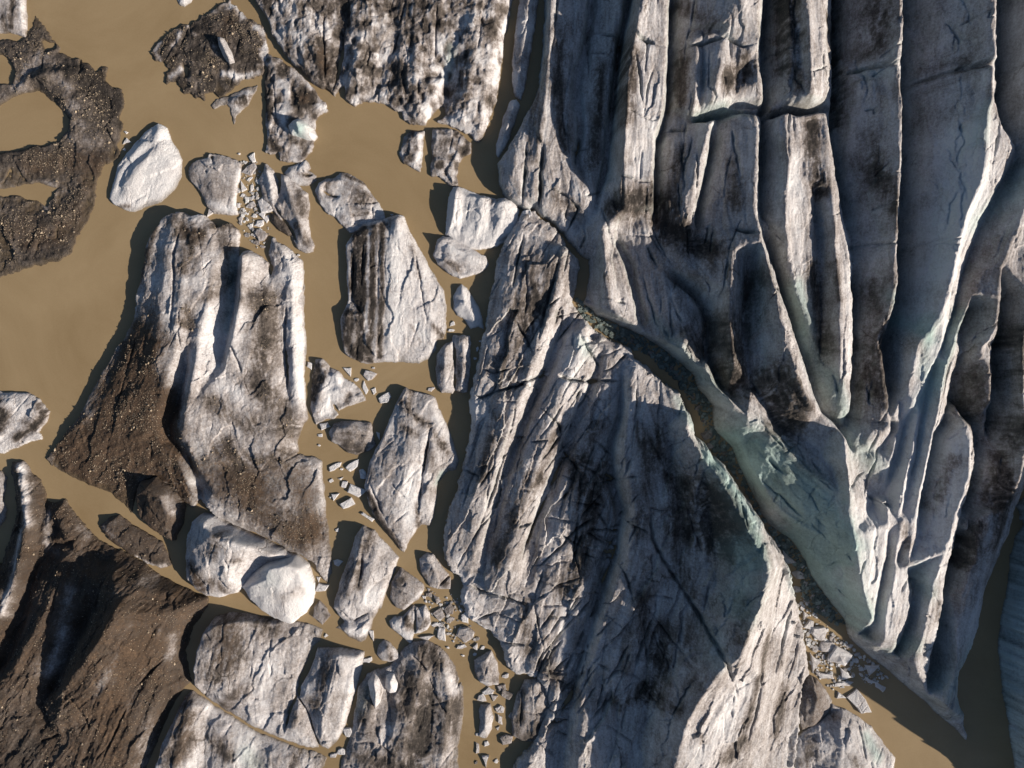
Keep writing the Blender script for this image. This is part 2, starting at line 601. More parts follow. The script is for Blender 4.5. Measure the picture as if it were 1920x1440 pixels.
    for (depth, width, cl) in cracks:
        cp = L(cl, None)
        cp = [(u, v, zz if zz is not None else 3.0) for u, v, zz in cp]
        pts = [P(u, v, z) for u, v, z in cp]
        s = sub(X, Y, pts, 4 * width * PX + 0.5)
        if X[s].size == 0:
            continue
        wob = 0.16 * fbm(X[s] / 0.9, Y[s] / 0.9, 3, seed + 41)
        d, t = line_dist_t(X[s] + wob, Y[s] + 0.7 * wob, pts)
        tp = np.clip(np.minimum(t, 1 - t) * 5, 0, 1) * np.clip(0.75 + 0.9 * fbm(X[s] / 2.2, Y[s] / 2.2, 3, seed + 44), 0.1, 1.2)
        w = max(width * PX * 0.55, GRID * 0.9) * (0.5 + 0.5 * tp)
        H[s] -= depth * tp * np.clip(1 - d / (w * 1.4), 0, 1) + 0.18 * depth * tp * np.exp(-(d / (w * 3)) ** 2)
    H = np.maximum(H, -0.75)
    # ---- what lies on the ice
    D = base + mottle * fbm(X * mscale, Y * mscale, 5, seed + 50, 0.6)
    if streak:
        D += (mottle * 0.5 if dstreak is None else dstreak) * fbm(B / 0.8, A / 14.0, 5, seed + 60, 0.7)
    BR = np.full(X.shape, brown, np.float32) + (0.35 * fbm(X * 0.18, Y * 0.18, 4, seed + 70, 0.6) if brown else 0)
    BL = np.zeros(X.shape, np.float32)
    for (k, amt, r, s_) in dirt:
        pts0 = L(s_, None)
        pts = []
        for (u, v, z) in pts0:
            if z is None:
                xx, yy, _ = P(u, v, 0)
                for _i in range(2):           # height of the surface seen at this pixel
                    ii = int(np.clip((xx - x0) / GRID, 0, nx - 1)); jj = int(np.clip((yy - y0) / GRID, 0, ny - 1))
                    z = max(0.0, float(T[jj, ii]))
                    xx, yy, _ = P(u, v, z)
            pts.append(P(u, v, z))
        rr = r * PX
        s = sub(X, Y, pts, 2.6 * rr)
        if X[s].size == 0:
            continue
        wob = 0.35 * rr
        d = line_dist(X[s] + wob * fbm(X[s] / 1.6, Y[s] / 1.6, 4, seed + 80, 0.65), Y[s] + wob * fbm(X[s] / 1.6 + 9, Y[s] / 1.6, 4, seed + 81, 0.65), pts)
        f = (1.35 * amt if amt > 0 else amt) * np.exp(-(d / rr) ** 2 * 1.2)
        if k == 'd':
            gr = np.clip(0.8 + 0.9 * fbm(B[s] / 0.45, A[s] / 2.5, 4, seed + 83, 0.7) + 0.5 * fbm(X[s] / 0.5, Y[s] / 0.5, 3, seed + 84, 0.7), 0.15, 1.5)
            D[s] += f * (gr if amt > 0 else 1)
        elif k == 'b':
            BR[s] = np.clip(BR[s] + f, -0.2, 1.2)
        else:
            BL[s] = np.clip(BL[s] + f, 0, 1)
    gy, gx = np.gradient(H, GRID)
    slope = np.hypot(gx, gy)
    if walldirt:
        D += walldirt * np.clip(slope - 1.3, 0, 1)
    if pit:
        D += 0.42 * np.clip(vnoise(X / 0.9 + 0.4 * fbm(X, Y, 2, seed), Y / 1.3, seed + 31) - 0.02, 0, 1) * 2
    if autoblue:
        BL += autoblue * np.clip((slope - 1.0) * 0.8, 0, 1)
    WET = np.clip(1 - H / 0.3, 0, 1) * np.clip(1.2 + 0.8 * fbm(X / 2, Y / 2, 3, seed + 90), 0, 1)
    mask = np.stack([np.clip(D, 0, 1), np.clip(BR, 0, 1), np.clip(BL, 0, 1), np.clip(WET, 0, 1)], -1)
    cells = np.maximum.reduce([H[:-1, :-1], H[1:, :-1], H[:-1, 1:], H[1:, 1:]]) > -0.6
    cx = sum(p[0] for p in wo) / len(wo); cy = sum(p[1] for p in wo) / len(wo)
    origin = (cx, cy, 0.0)
    mat = mat or MAT_B
    if parts and len(crest) > 1:
        nrm = np.stack([-gx, -gy, np.ones_like(gx)], -1); nrm /= np.linalg.norm(nrm, axis=-1, keepdims=True)
        lab = watershed(blur(H, 2), [[P(*q) for q in l] for l in crest], X, Y)[:-1, :-1]
        root = link(name, None, None, origin)
        root.empty_display_size = 1.0
        for k in range(len(crest)):
            cc = cells & (lab == k)
            if cc.sum() < 60:
                continue
            link(parts, grid_mesh(parts, X, Y, H, cc, mask, nrm, mat, origin), root)
    else:
        root = link(name, grid_mesh(name, X, Y, H, cells, mask, None, mat, origin), None, origin)
    tag(root, label, cat, group, kind)
    if gravel:
        prob = np.clip((np.maximum(D, BR) - 0.45) * 2.5, 0, 1) * (H > 0.25) * np.clip(0.4 + 1.5 * fbm(X / 3, Y / 3, 3, seed + 95), 0.05, 1)
        idx = np.nonzero(prob.ravel() > RNG.rand(prob.size))[0]
        if len(idx):
            idx = RNG.choice(idx, min(gravel, len(idx)), replace=False)
            oc = np.array([(1, 0, 0), (0, 1, 0), (-1, 0, 0), (0, -1, 0), (0, 0, .8), (0, 0, -.8)], float)
            of = [(0, 1, 4), (1, 2, 4), (2, 3, 4), (3, 0, 4), (1, 0, 5), (2, 1, 5), (3, 2, 5), (0, 3, 5)]
            vs, fs = [], []
            for q in idx:
                r = 0.04 + 0.06 * RNG.rand() ** 2 + (0.14 if RNG.rand() < 0.02 else 0)
                a = RNG.rand() * 6.28
                pts = oc * r * (0.6 + 0.8 * RNG.rand(6, 3))
                ca, sa = math.cos(a), math.sin(a)
                bx, by, bz = X.ravel()[q] - cx, Y.ravel()[q] - cy, H.ravel()[q] + r * 0.25
                n = len(vs)
                vs += [(bx + p[0] * ca - p[1] * sa, by + p[0] * sa + p[1] * ca, bz + p[2]) for p in pts]
                fs += [(n + f[0], n + f[1], n + f[2]) for f in of]
            me = bpy.data.meshes.new('gravel'); me.from_pydata(vs, [], fs); me.materials.append(MAT_S)
            g = link('gravel', me, root)
            g["kind"] = "stuff"
    return root


def floe(name, label, cat, group, u, v, ru, rv, ang, h, seed, dirt=0.15, brown=0.0, blue=0.0, base_z=0.0, mat=None):
    """a small angular fragment: broken straight edges, steep sides, a tilted top with a chipped ridge"""
    r = random.Random(seed)
    n = r.choice((3, 4, 4, 5, 5, 6))
    cx, cy, _ = P(u, v, h)
    a = math.radians(ang)
    ring = []
    t0 = r.uniform(0, 6.28)
    for k in range(n):
        t = t0 + 2 * math.pi * (k + r.uniform(-.32, .32)) / n
        q = r.uniform(0.8, 1.35)
        x, y = ru * PX * q * math.cos(t), rv * PX * q * 0.92 * math.sin(t)
        ring.append((x * math.cos(a) - y * math.sin(a), x * math.sin(a) + y * math.cos(a)))
    # break each edge once so the outline is not a clean polygon
    rr = []
    for k in range(n):
        p, q = ring[k], ring[(k + 1) % n]
        rr.append(p)
        f = r.uniform(.35, .65); o = r.uniform(-.07, .07)
        rr.append((p[0] + (q[0] - p[0]) * f + (q[1] - p[1]) * -o, p[1] + (q[1] - p[1]) * f + (q[0] - p[0]) * o))
    ring = rr; n = len(ring)
    s = max(ru, rv) * PX
    tx, ty = r.uniform(-.22, .22), r.uniform(-.22, .22)
    sa = r.uniform(0, 6.28); sx, sy = math.cos(sa), math.sin(sa)

    def top(x, y):
        g = (x * sx + y * sy) / s                     # a ridge across the top
        return max(0.15 * h, h * (0.8 + (tx * x + ty * y) / s - 0.22 * abs(g - 0.1)) + h * r.uniform(-.07, .07))
    vs = [(x * 1.05, y * 1.05, -0.2) for x, y in ring]
    vs += [(x, y, top(x, y) * .8) for x, y in ring]
    vs += [(x * .86, y * .86, top(x * .86, y * .86)) for x, y in ring]
    vs += [(x * .45 + r.uniform(-.06, .06) * s, y * .45 + r.uniform(-.06, .06) * s, top(x * .45, y * .45)) for x, y in ring]
    vs.append((0, 0, top(0, 0)))
    fs = []
    for k in range(n):
        k2 = (k + 1) % n
        for lv in range(3):
            fs.append((lv * n + k, lv * n + k2, (lv + 1) * n + k2, (lv + 1) * n + k))
        fs.append((3 * n + k, 3 * n + k2, 4 * n))
    me = bpy.data.meshes.new(name); me.from_pydata(vs, [], fs); me.update()
    at = me.attributes.new("mask", 'FLOAT_COLOR', 'POINT')
    mk = []
    for i, p in enumerate(vs):
        mk += [min(1, max(0, dirt + r.uniform(-.15, .15))), brown, blue, 0.45 if i < n else 0.0]
    at.data.foreach_set("color", mk)
    me.materials.append(mat or MAT_F)
    o = link(name, me, None, (cx, cy, base_z))
    return tag(o, label, cat, group)


def slush(name, label, cat, poly, count, rmin, rmax, dirt, seed, blue=0.1):
    """a mass of tiny floating ice crumbs inside a traced water outline, too many to count"""
    r = random.Random(seed)
    pts = [P(u, v, 0) for u, v, _ in L(poly, 0)]
    xs = [p[0] for p in pts]; ys = [p[1] for p in pts]
    vs, fs, mk = [], [], []
    n = tries = 0
    while n < count and tries < count * 30:
        tries += 1
        x, y = r.uniform(min(xs), max(xs)), r.uniform(min(ys), max(ys))
        ins = False
        for a, b in zip(pts, pts[1:] + pts[:1]):
            if (a[1] > y) != (b[1] > y) and x < (b[0] - a[0]) * (y - a[1]) / (b[1] - a[1]) + a[0]:
                ins = not ins
        if not ins:
            continue
        n += 1
        R_ = rmin + (rmax - rmin) * r.random() ** 2.5
        h = 0.05 + R_ * r.uniform(.2, .45)
        m = r.choice((4, 5, 5, 6)); t0 = r.uniform(0, 6.28); el = r.uniform(.55, 1.0); ea = r.uniform(0, 3.14)
        base = len(vs)
        tx, ty = r.uniform(-.4, .4), r.uniform(-.4, .4)
        dd = min(1, max(0, dirt + r.uniform(-.25, .25)))
        ring = []
        for k in range(m):
            t = t0 + 6.283 * (k + r.uniform(-.3, .3)) / m
            px, py = R_ * math.cos(t), R_ * el * math.sin(t)
            ring.append((px * math.cos(ea) - py * math.sin(ea), px * math.sin(ea) + py * math.cos(ea)))
        vs += [(x + a * 1.1, y + b * 1.1, -0.08) for a, b in ring]
        vs += [(x + a * .85, y + b * .85, max(.03, h * (1 + (tx * a + ty * b) / R_))) for a, b in ring]
        for k in range(m):
            k2 = (k + 1) % m
            fs.append((base + k, base + k2, base + m + k2, base + m + k))
        fs.append(tuple(base + m + k for k in range(m)))
        mk += [dd, 0.0, blue, 0.0] * (2 * m)
    me = bpy.data.meshes.new(name); me.from_pydata(vs, [], fs); me.update()
    at = me.attributes.new("mask", 'FLOAT_COLOR', 'POINT'); at.data.foreach_set("color", mk)
    me.materials.append(MAT_B)
    o = link(name, me)
    return tag(o, label, cat, None, 'stuff')


# ------------------------------------------------------------------ the lake
def lake():
    s = 600.0
    me = bpy.data.meshes.new('lake')
    me.from_pydata([(-s, -s, 0), (s, -s, 0), (s, s, 0), (-s, s, 0)], [], [(0, 1, 2, 3)])
    me.materials.append(MAT_W)
    o = link('lake', me)
    tag(o, 'calm silty brown meltwater lake between the ice', 'lake', kind='structure')


lake()

# ------------------------------------------------------------------ the glacier front
GLACIER_OUT = """1030,-90,2 1026,0,2 1024,50,2 1020,110,2 1012,160,2 1000,195,2 978,235,2 960,268,2 938,303,2 937,330,2 945,355,2
960,372,2 985,388,1.5 1003,385,1.5 1016,400,1.5 1042,413,1.5 1052,430,1.2 1070,450,1 1090,475,1 1106,485,1 1106,520,.8 1100,556,.5
1097,567,1 1120,586,.8 1162,606,.6 1207,630,0 1247,655,0 1267,671,0 1303,703,0 1310,727,0 1337,757,0 1337,797,0 1342,812,0 1373,840,0 1380,863,0
1393,890,0 1405,915,0 1420,947,0 1440,985,0 1480,1012,0 1495,1030,0 1507,1052,0 1520,1080,0 1530,1095,0 1555,1130,0 1587,1170,0
1592,1195,0 1605,1210,0 1640,1240,0 1665,1260,0 1700,1290,0 1735,1318,0 1752,1335,0 1775,1355,0 1800,1378,0 1813,1387,.6 1809,1345,2 1797,1310,3
1800,1262,3.5 1822,1220,3.5 1836,1180,3.5 1841,1150,3.5 1848,1110,3.5 1866,1060,3.5 1882,1020,3.5 1892,1000,3.5 1903,960,4 1917,925,4
1928,880,5 2040,850,5 2060,-90,9"""
GLACIER_LINES = [
 # margin and the shaded trough behind it
 "c1032,-90,3.2 1028,60,3.2 1022,150,3 1015,230,3 1005,300,3 1012,380,2.5",
 "965,290,2.8 962,330,2.8 975,365,2.3",
 "1075,-90,2.8 1070,100,2.8 1070,250,2.8 1085,330,2.8 1095,380,2.6",
 "c1104,-60,4 1103,40,3.6 1100,60,3.3 1090,100,3",
 "v1112,-90,2 1107,30,2 1095,90,2 1084,130,2 1080,170,2.2 1090,230,2.5 1083,300,2.5 1100,350,2.8",
 "c1185,-60,5 1172,0,4.5 1165,40,4.2 1160,66,4 1157,110,3.8 1150,150,3.6 1145,200,3.4",
 "v1190,-60,3.8 1180,10,3.5 1168,60,3 1163,100,2.8 1158,140,2.6 1148,230,2.5 1140,300,2.5 1126,350,2.5 1115,400,2.3",
 "c1205,-90,8.5 1200,0,8.5 1190,60,8.5 1178,110,8.3 1173,160,8.4 1172,200,8.3 1170,260,8 1168,310,7 1165,350,6 1172,390,4.5",
 "1255,-90,7.5 1252,30,7.5 1250,100,7.5 1245,200,7.5 1228,260,7 1226,330,6.5 1226,380,5.2",
 "v1264,-90,3.5 1260,50,3.5 1257,120,3.5 1253,200,3.5 1243,240,3.5 1234,260,3.5 1232,330,3.5 1229,400,3.3 1224,440,3",
 # the blocks between the two long furrows
 "c1395,-90,10 1388,0,9.5 1370,40,8.3 1352,58,6.4",
 "1428,-90,8.5 1427,0,8.5 1424,60,8 1418,88,7.2",
 "v1442,-90,3.5 1438,0,3.5 1434,80,3.5 1436,140,4 1440,180,4 1436,215,4 1432,260,4 1429,330,4 1428,380,4.4 1430,420,4.6",
 "c1305,78,6 1308,100,6.3 1307,150,6.3 1304,190,6 1299,213,5",
 "1313,80,5.6 1317,150,5.4 1314,196,5.2",
 "c1358,72,6.8 1352,110,7.2 1345,140,7.4 1340,170,7.2 1337,192,6.5",
 "1418,97,6.8 1427,150,6.8 1430,180,6.5 1410,201,6",
 "1378,120,6.2 1385,145,5.2 1382,170,6",
 "1300,216,4.8 1340,201,6 1380,197,6.2 1425,203,6",
 "v1295,226,3 1320,222,2.6 1355,210,2.6 1390,206,3 1428,209,3.2",
 "c1329,234,6.7 1312,300,6.7 1300,350,6.4 1291,400,5.4 1283,435,4",
 "1333,237,6 1329,280,6 1317,340,5.8 1302,400,5.2 1294,440,4.5",
 "v1339,240,3.5 1334,290,3.5 1323,340,3.5 1313,390,3.5 1306,440,3.6",
 "c1395,213,6.2 1418,216,6.8 1421,250,7.2 1420,300,7.2 1417,350,7.2 1415,395,6.9",
 # striped ridge beside the deep black furrow
 "c1512,-90,9 1512,0,9 1516,80,9 1522,150,9 1525,175,8.6",
 "1545,-90,8 1543,0,8 1545,80,8 1550,150,7.6 1554,195,6.6",
 "1468,-40,5.6 1466,60,5.6 1462,160,5.6",
 "c1476,-40,7.0 1483,95,7.5 1484,120,7.6 1478,165,7.2",
 "1500,60,7.3 1502,120,7.4",
 "1446,205,6.5 1480,195,6.7 1530,197,6.7",
 "v1440,218,4.2 1470,206,4 1495,213,4 1530,206,4 1560,202,4",
 "1450,226,7 1475,210,7.6 1495,219,7.1 1535,210,7.5 1550,216,7",
 "v1572,-90,3 1568,0,3 1568,100,3 1564,200,3 1562,260,3 1566,300,3 1577,350,3.2 1587,400,3.5 1595,450,4",
 "c1475,216,7.8 1477,300,8.2 1472,370,8.2 1470,430,7.7 1475,490,7.5 1484,530,7.5 1503,575,7 1518,610,6.5 1525,640,5.5",
 "1505,230,6.8 1503,330,7 1515,370,7 1522,420,6.2 1524,480,6.4 1527,560,6 1531,620,5.4",
 "1532,360,6.2 1526,405,4.6 1533,450,4.8 1540,500,5.4 1545,600,5.4 1541,670,5",
 "c1550,217,7 1552,290,7.2 1558,350,7.6 1562,410,7.7 1565,480,7.7 1573,560,8 1575,640,8 1576,710,7.5 1590,760,6.5",
 "1556,260,6.5 1568,350,6.8 1578,420,6.9 1590,480,6.9 1598,560,7 1598,640,7 1597,740,6.5 1596,772,6",
 "v1602,500,4.4 1606,560,4.5 1605,640,5 1603,720,5 1599,790,4.4 1585,818,4.4",
 # dark field above the big crack
 "c1130,428,4 1135,500,4.6 1140,560,4.6",
 "1120,470,2.5 1118,540,2.6",
 "1163,480,3.8 1185,550,3.6 1200,620,3",
 "v1152,436,2.4 1182,500,2.4 1197,560,2.3 1209,628,1.8",
 "c1215,400,3.6 1225,470,3.1 1240,560,3.1 1254,635,3.4",
 "1120,582,2.4 1165,602,4.2 1207,627,5.6 1240,650,6.6 1270,667,7.2 1312,701,7.8 1358,743,8.2 1400,780,7.8 1440,805,7.4",
 "c1417,405,7 1426,450,8.2 1440,500,9.6 1462,590,11.4 1478,645,11.4 1495,705,11 1520,760,10",
 "1457,540,8.8 1473,590,10 1488,630,10 1505,687,9.8 1523,740,9 1539,775,8.8 1568,800,8.8",
 "v1432,440,4 1457,490,4.2 1474,560,4.2 1492,620,4.5 1507,660,4.8 1527,720,5 1547,770,5.5 1563,785,5.8 1590,815,6 1598,850,6",
 "v1243,498,3.8 1307,553,3.4 1321,575,3 1331,600,3 1331,667,3 1360,740,3.8",
 "c1270,470,4.6 1300,510,5.2 1318,545,4.8",
 "c1275,560,4.2 1290,620,4.3 1308,680,4.5",
 "1408,480,5.6 1404,520,5.2 1396,565,5 1394,640,5.2 1410,720,5.6",
 "c1375,470,7.6 1372,540,8.6 1368,600,8.6 1376,680,8",
 "1460,800,6 1500,820,6.2 1540,850,6.6 1565,880,7.4",
 # rim and facets of the big calved face
 "c1440,806,7 1480,850,7.2 1530,890,7.4 1576,928,8.2 1593,958,9.2 1601,1003,9.2 1604,1027,9.2 1610,1077,8.7 1616,1120,8.2 1629,1160,6.6",
 "1345,800,1.2 1385,838,2.4 1420,900,3.6 1455,950,3.8 1500,985,4.5 1560,1010,5.8",
 "1430,960,1.6 1500,1010,2.2 1545,1070,3.0 1590,1130,3.2",
 "1540,960,6.5 1570,1030,6.2 1590,1090,5.2",
 "c1581,820,10.4 1584,870,10.6 1592,925,10",
 "1603,850,6.2 1602,880,5.2 1640,945,4.6 1655,945,4.5",
 # tilted dark slabs further back
 "c1690,-90,10 1690,0,10 1689,70,10 1686,100,9.6 1684,115,9.3",
 "1590,134,5.2 1640,124,7 1683,122,8.2",
 "c1683,134,9.5 1687,200,9.6 1687,300,9.6 1682,400,9.6 1679,480,9.5 1680,520,9 1674,570,8.5 1654,630,7.5 1650,650,7.5 1657,700,7.2 1665,760,7.2 1669,800,6.6",
 "v1700,-90,4.5 1697,0,4.5 1697,100,4.5 1695,200,4.5 1695,300,4.5 1690,400,4.5 1689,500,4.5 1685,570,4.5 1667,620,4.5 1660,650,4.5 1667,700,4.5 1674,760,4.5 1677,800,4.5 1670,840,4.5",
 "c1868,-90,13 1867,0,13 1864,60,13 1866,112,12.6",
 "1705,162,5 1780,138,8.2 1862,120,11",
 "c1861,128,12.7 1860,180,12.6 1850,210,12.6 1845,260,12.4 1845,300,12.2 1838,340,12 1815,390,12 1800,440,11.6 1793,480,11.2 1780,540,10.7 1762,590,10.2 1720,650,9.2 1710,700,8.7 1700,730,8.2 1676,780,7.2",
 "1866,200,11.8 1878,240,11.4 1896,276,11 1884,310,10.8 1864,350,10.8 1844,390,10.7 1829,420,10.4 1811,470,10.1 1799,500,9.9 1784,560,9.5 1769,620,9 1754,670,8.5 1738,700,8.2 1714,760,7.6 1690,800,7 1675,830,6.5 1664,870,6",
 "v1874,-90,8 1873,0,8 1873,110,8 1876,180,8.5 1888,230,9 1903,275,9.3",
 "c1965,-90,13.5 1955,0,13.5 1948,100,13 1943,200,12.3 1932,250,11.2",
 "2000,-90,8 1990,100,8 1985,220,8",
 "1908,298,8 1880,340,8 1850,400,8 1832,440,8 1817,490,7.6 1802,530,7.5 1787,590,7.2 1773,640,7",
 "c2000,240,13 1932,352,12 1915,400,11.7 1895,450,11.3 1880,490,11 1873,560,10.4 1868,615,9.8 1855,640,9.2 1835,655,8.4",
 "c1845,510,9.7 1825,550,9.2 1800,600,9.2 1785,640,9.2 1772,680,9 1762,730,8.9 1750,800,8.5 1738,860,8 1725,920,7.5 1715,980,7 1700,1060,6.5",
 "1812,580,6 1797,610,5 1786,632,5.4",
 "c1722,760,7.6 1712,820,7.3 1700,870,7 1690,920,6.9 1680,980,6.8 1674,1060,6.8",
 "1712,772,5.6 1700,800,5 1690,840,4.8 1675,880,4.6 1662,930,4.5",
 "1752,680,7 1740,740,6.5 1728,800,6.3 1712,900,6 1702,950,6",
 "v1802,660,5.8 1792,720,5.6 1782,780,5.6 1757,820,5.6 1747,880,5.6 1737,940,5.6 1728,1000,5.2",
 "c1800,776,8 1814,795,8.6 1821,830,8.7 1817,890,8.7 1807,930,8.5 1793,965,8.2 1772,1035,7.6 1746,1100,7 1735,1130,6.8 1725,1190,6.3 1718,1242,5.5",
 "1797,975,7.6 1778,1045,7 1770,1100,6.5 1764,1150,6 1756,1190,5.6 1741,1240,5 1735,1285,4.2",
 "c1858,640,8.2 1857,700,8.2 1856,755,7.5 1840,780,6.5",
 "v1802,700,5 1797,745,4.4 1806,770,4.3 1830,800,4.4 1834,850,4.4 1827,900,4.2 1814,950,4 1802,1000,3.6 1788,1050,3.3 1777,1100,3",
 "v1874,560,6.2 1865,650,5.5 1866,760,5 1862,830,5",
 "c1940,440,11.2 1925,560,10.6 1915,650,10 1918,750,9.5 1922,840,8.6 1910,900,7.5",
 # fingers of the calving front
 "1655,940,7 1662,985,7.2 1655,1040,7.4 1645,1100,7.2 1634,1160,6.5",
 "1676,1000,6.2 1668,1030,5 1660,1080,4.2 1650,1130,3.5 1637,1182,2.4",
 "c1690,975,7 1680,1020,7 1671,1080,6.9 1660,1130,6.5 1653,1180,6 1650,1202,5.2",
 "1705,1000,6.5 1698,1060,6.4 1704,1110,6.1 1694,1170,5.6 1673,1214,5",
 "1689,1048,4.6 1704,1074,3.8 1715,1100,3.8 1719,1120,3.8 1707,1160,3.4 1692,1200,2.9 1674,1228,2.4",
 "1676,1231,4 1700,1233,5 1718,1254,5.3 1734,1290,4.2",
 "1600,1192,2.2 1640,1206,4.6 1671,1216,5",
 "v1780,1045,3.2 1774,1100,3 1767,1160,2.5 1758,1200,2 1748,1250,1.5 1742,1290,1",
 "c1832,1052,6.2 1810,1085,6.1 1795,1112,6 1792,1150,5.9 1796,1200,5.6 1796,1240,5.4 1787,1280,5 1774,1322,4.4",
 "1745,1302,3.2 1774,1323,4.3",
 "c1812,985,6.6 1830,1010,6.6 1833,1040,6.3",
 "c1885,955,6.4 1872,1010,6.2 1852,1062,5.6 1838,1120,5 1820,1180,4.4 1803,1250,4",
]
GLACIER_CRACKS = [
 (1.6, 5, "988,262,2.8 985,320,2.8 978,385,2"), (1.8, 6, "1020,262,2.8 1014,330,2.8 1011,396,2"),
 (0.8, 4, "1048,-20,3 1040,60,3 1032,120,3"), (1.0, 4, "1090,220,3 1085,275,3 1078,310,3"),
 (1.6, 5, "1112,52,3 1140,60,3.5 1165,64,4 1200,66,8 1230,80,8 1252,90,7"), (1.2, 4, "1262,92,4 1300,82,6 1340,70,7 1362,66,7 1395,85,7 1420,90,6"),
 (.5, 3, "1176,195,9 1212,215,8.5 1240,225,8"), (1.0, 5, "1230,232,5 1262,236,5 1300,232,6"),
 (.5, 3, "1150,330,5 1200,340,6 1228,342,6"), (.8, 3, "1440,92,5 1480,90,7 1510,88,8.5"), (1.3, 5, "1420,440,6.5 1395,438,6 1370,430,5.5"),
 (1.2, 5, "1436,492,5.5 1452,490,6"), (1.2, 5, "1440,545,6 1460,542,6"), (1.0, 4, "1120,558,3 1150,562,4.6 1178,570,3.6"),
 (1.0, 4, "1012,345,2.6 1060,365,2.6 1085,390,2.6 1060,440,2"), (.9, 4, "1100,440,2.5 1088,465,2"),
 (.5, 3, "1690,462,5 1640,460,8"), (.5, 3, "1750,465,7 1790,462,10"), (.4, 3, "1590,460,6 1640,455,7 1682,458,9"),
 (1.3, 5, "1870,135,9 1900,128,10 1925,125,11"), (1.4, 6, "1588,130,6 1640,121,7.4 1686,119,9"), (1.4, 6, "1705,158,5.5 1780,133,8.4 1862,117,11.5"),
 (1.0, 4, "1830,640,8 1800,690,6 1790,740,6"), (.8, 3, "1590,780,5 1630,790,6 1668,795,7"), (.6, 3, "1720,1100,7 1740,1095,7"),
 (.7, 3, "1330,600,4 1326,660,4 1345,700,4"), (.8, 3, "1360,470,5 1350,540,5.5 1345,640,5"), (.6, 3, "1260,560,5 1262,640,4"),
 (.6, 3, "1520,880,8 1500,840,7.5 1510,800,7.8"), (.5, 3, "1555,700,5 1570,740,6"), (.6, 3, "1800,640,8 1775,720,8 1740,880,8"),
 (1.2, 5, "1668,950,4.6 1640,938,5 1625,930,6"),
]
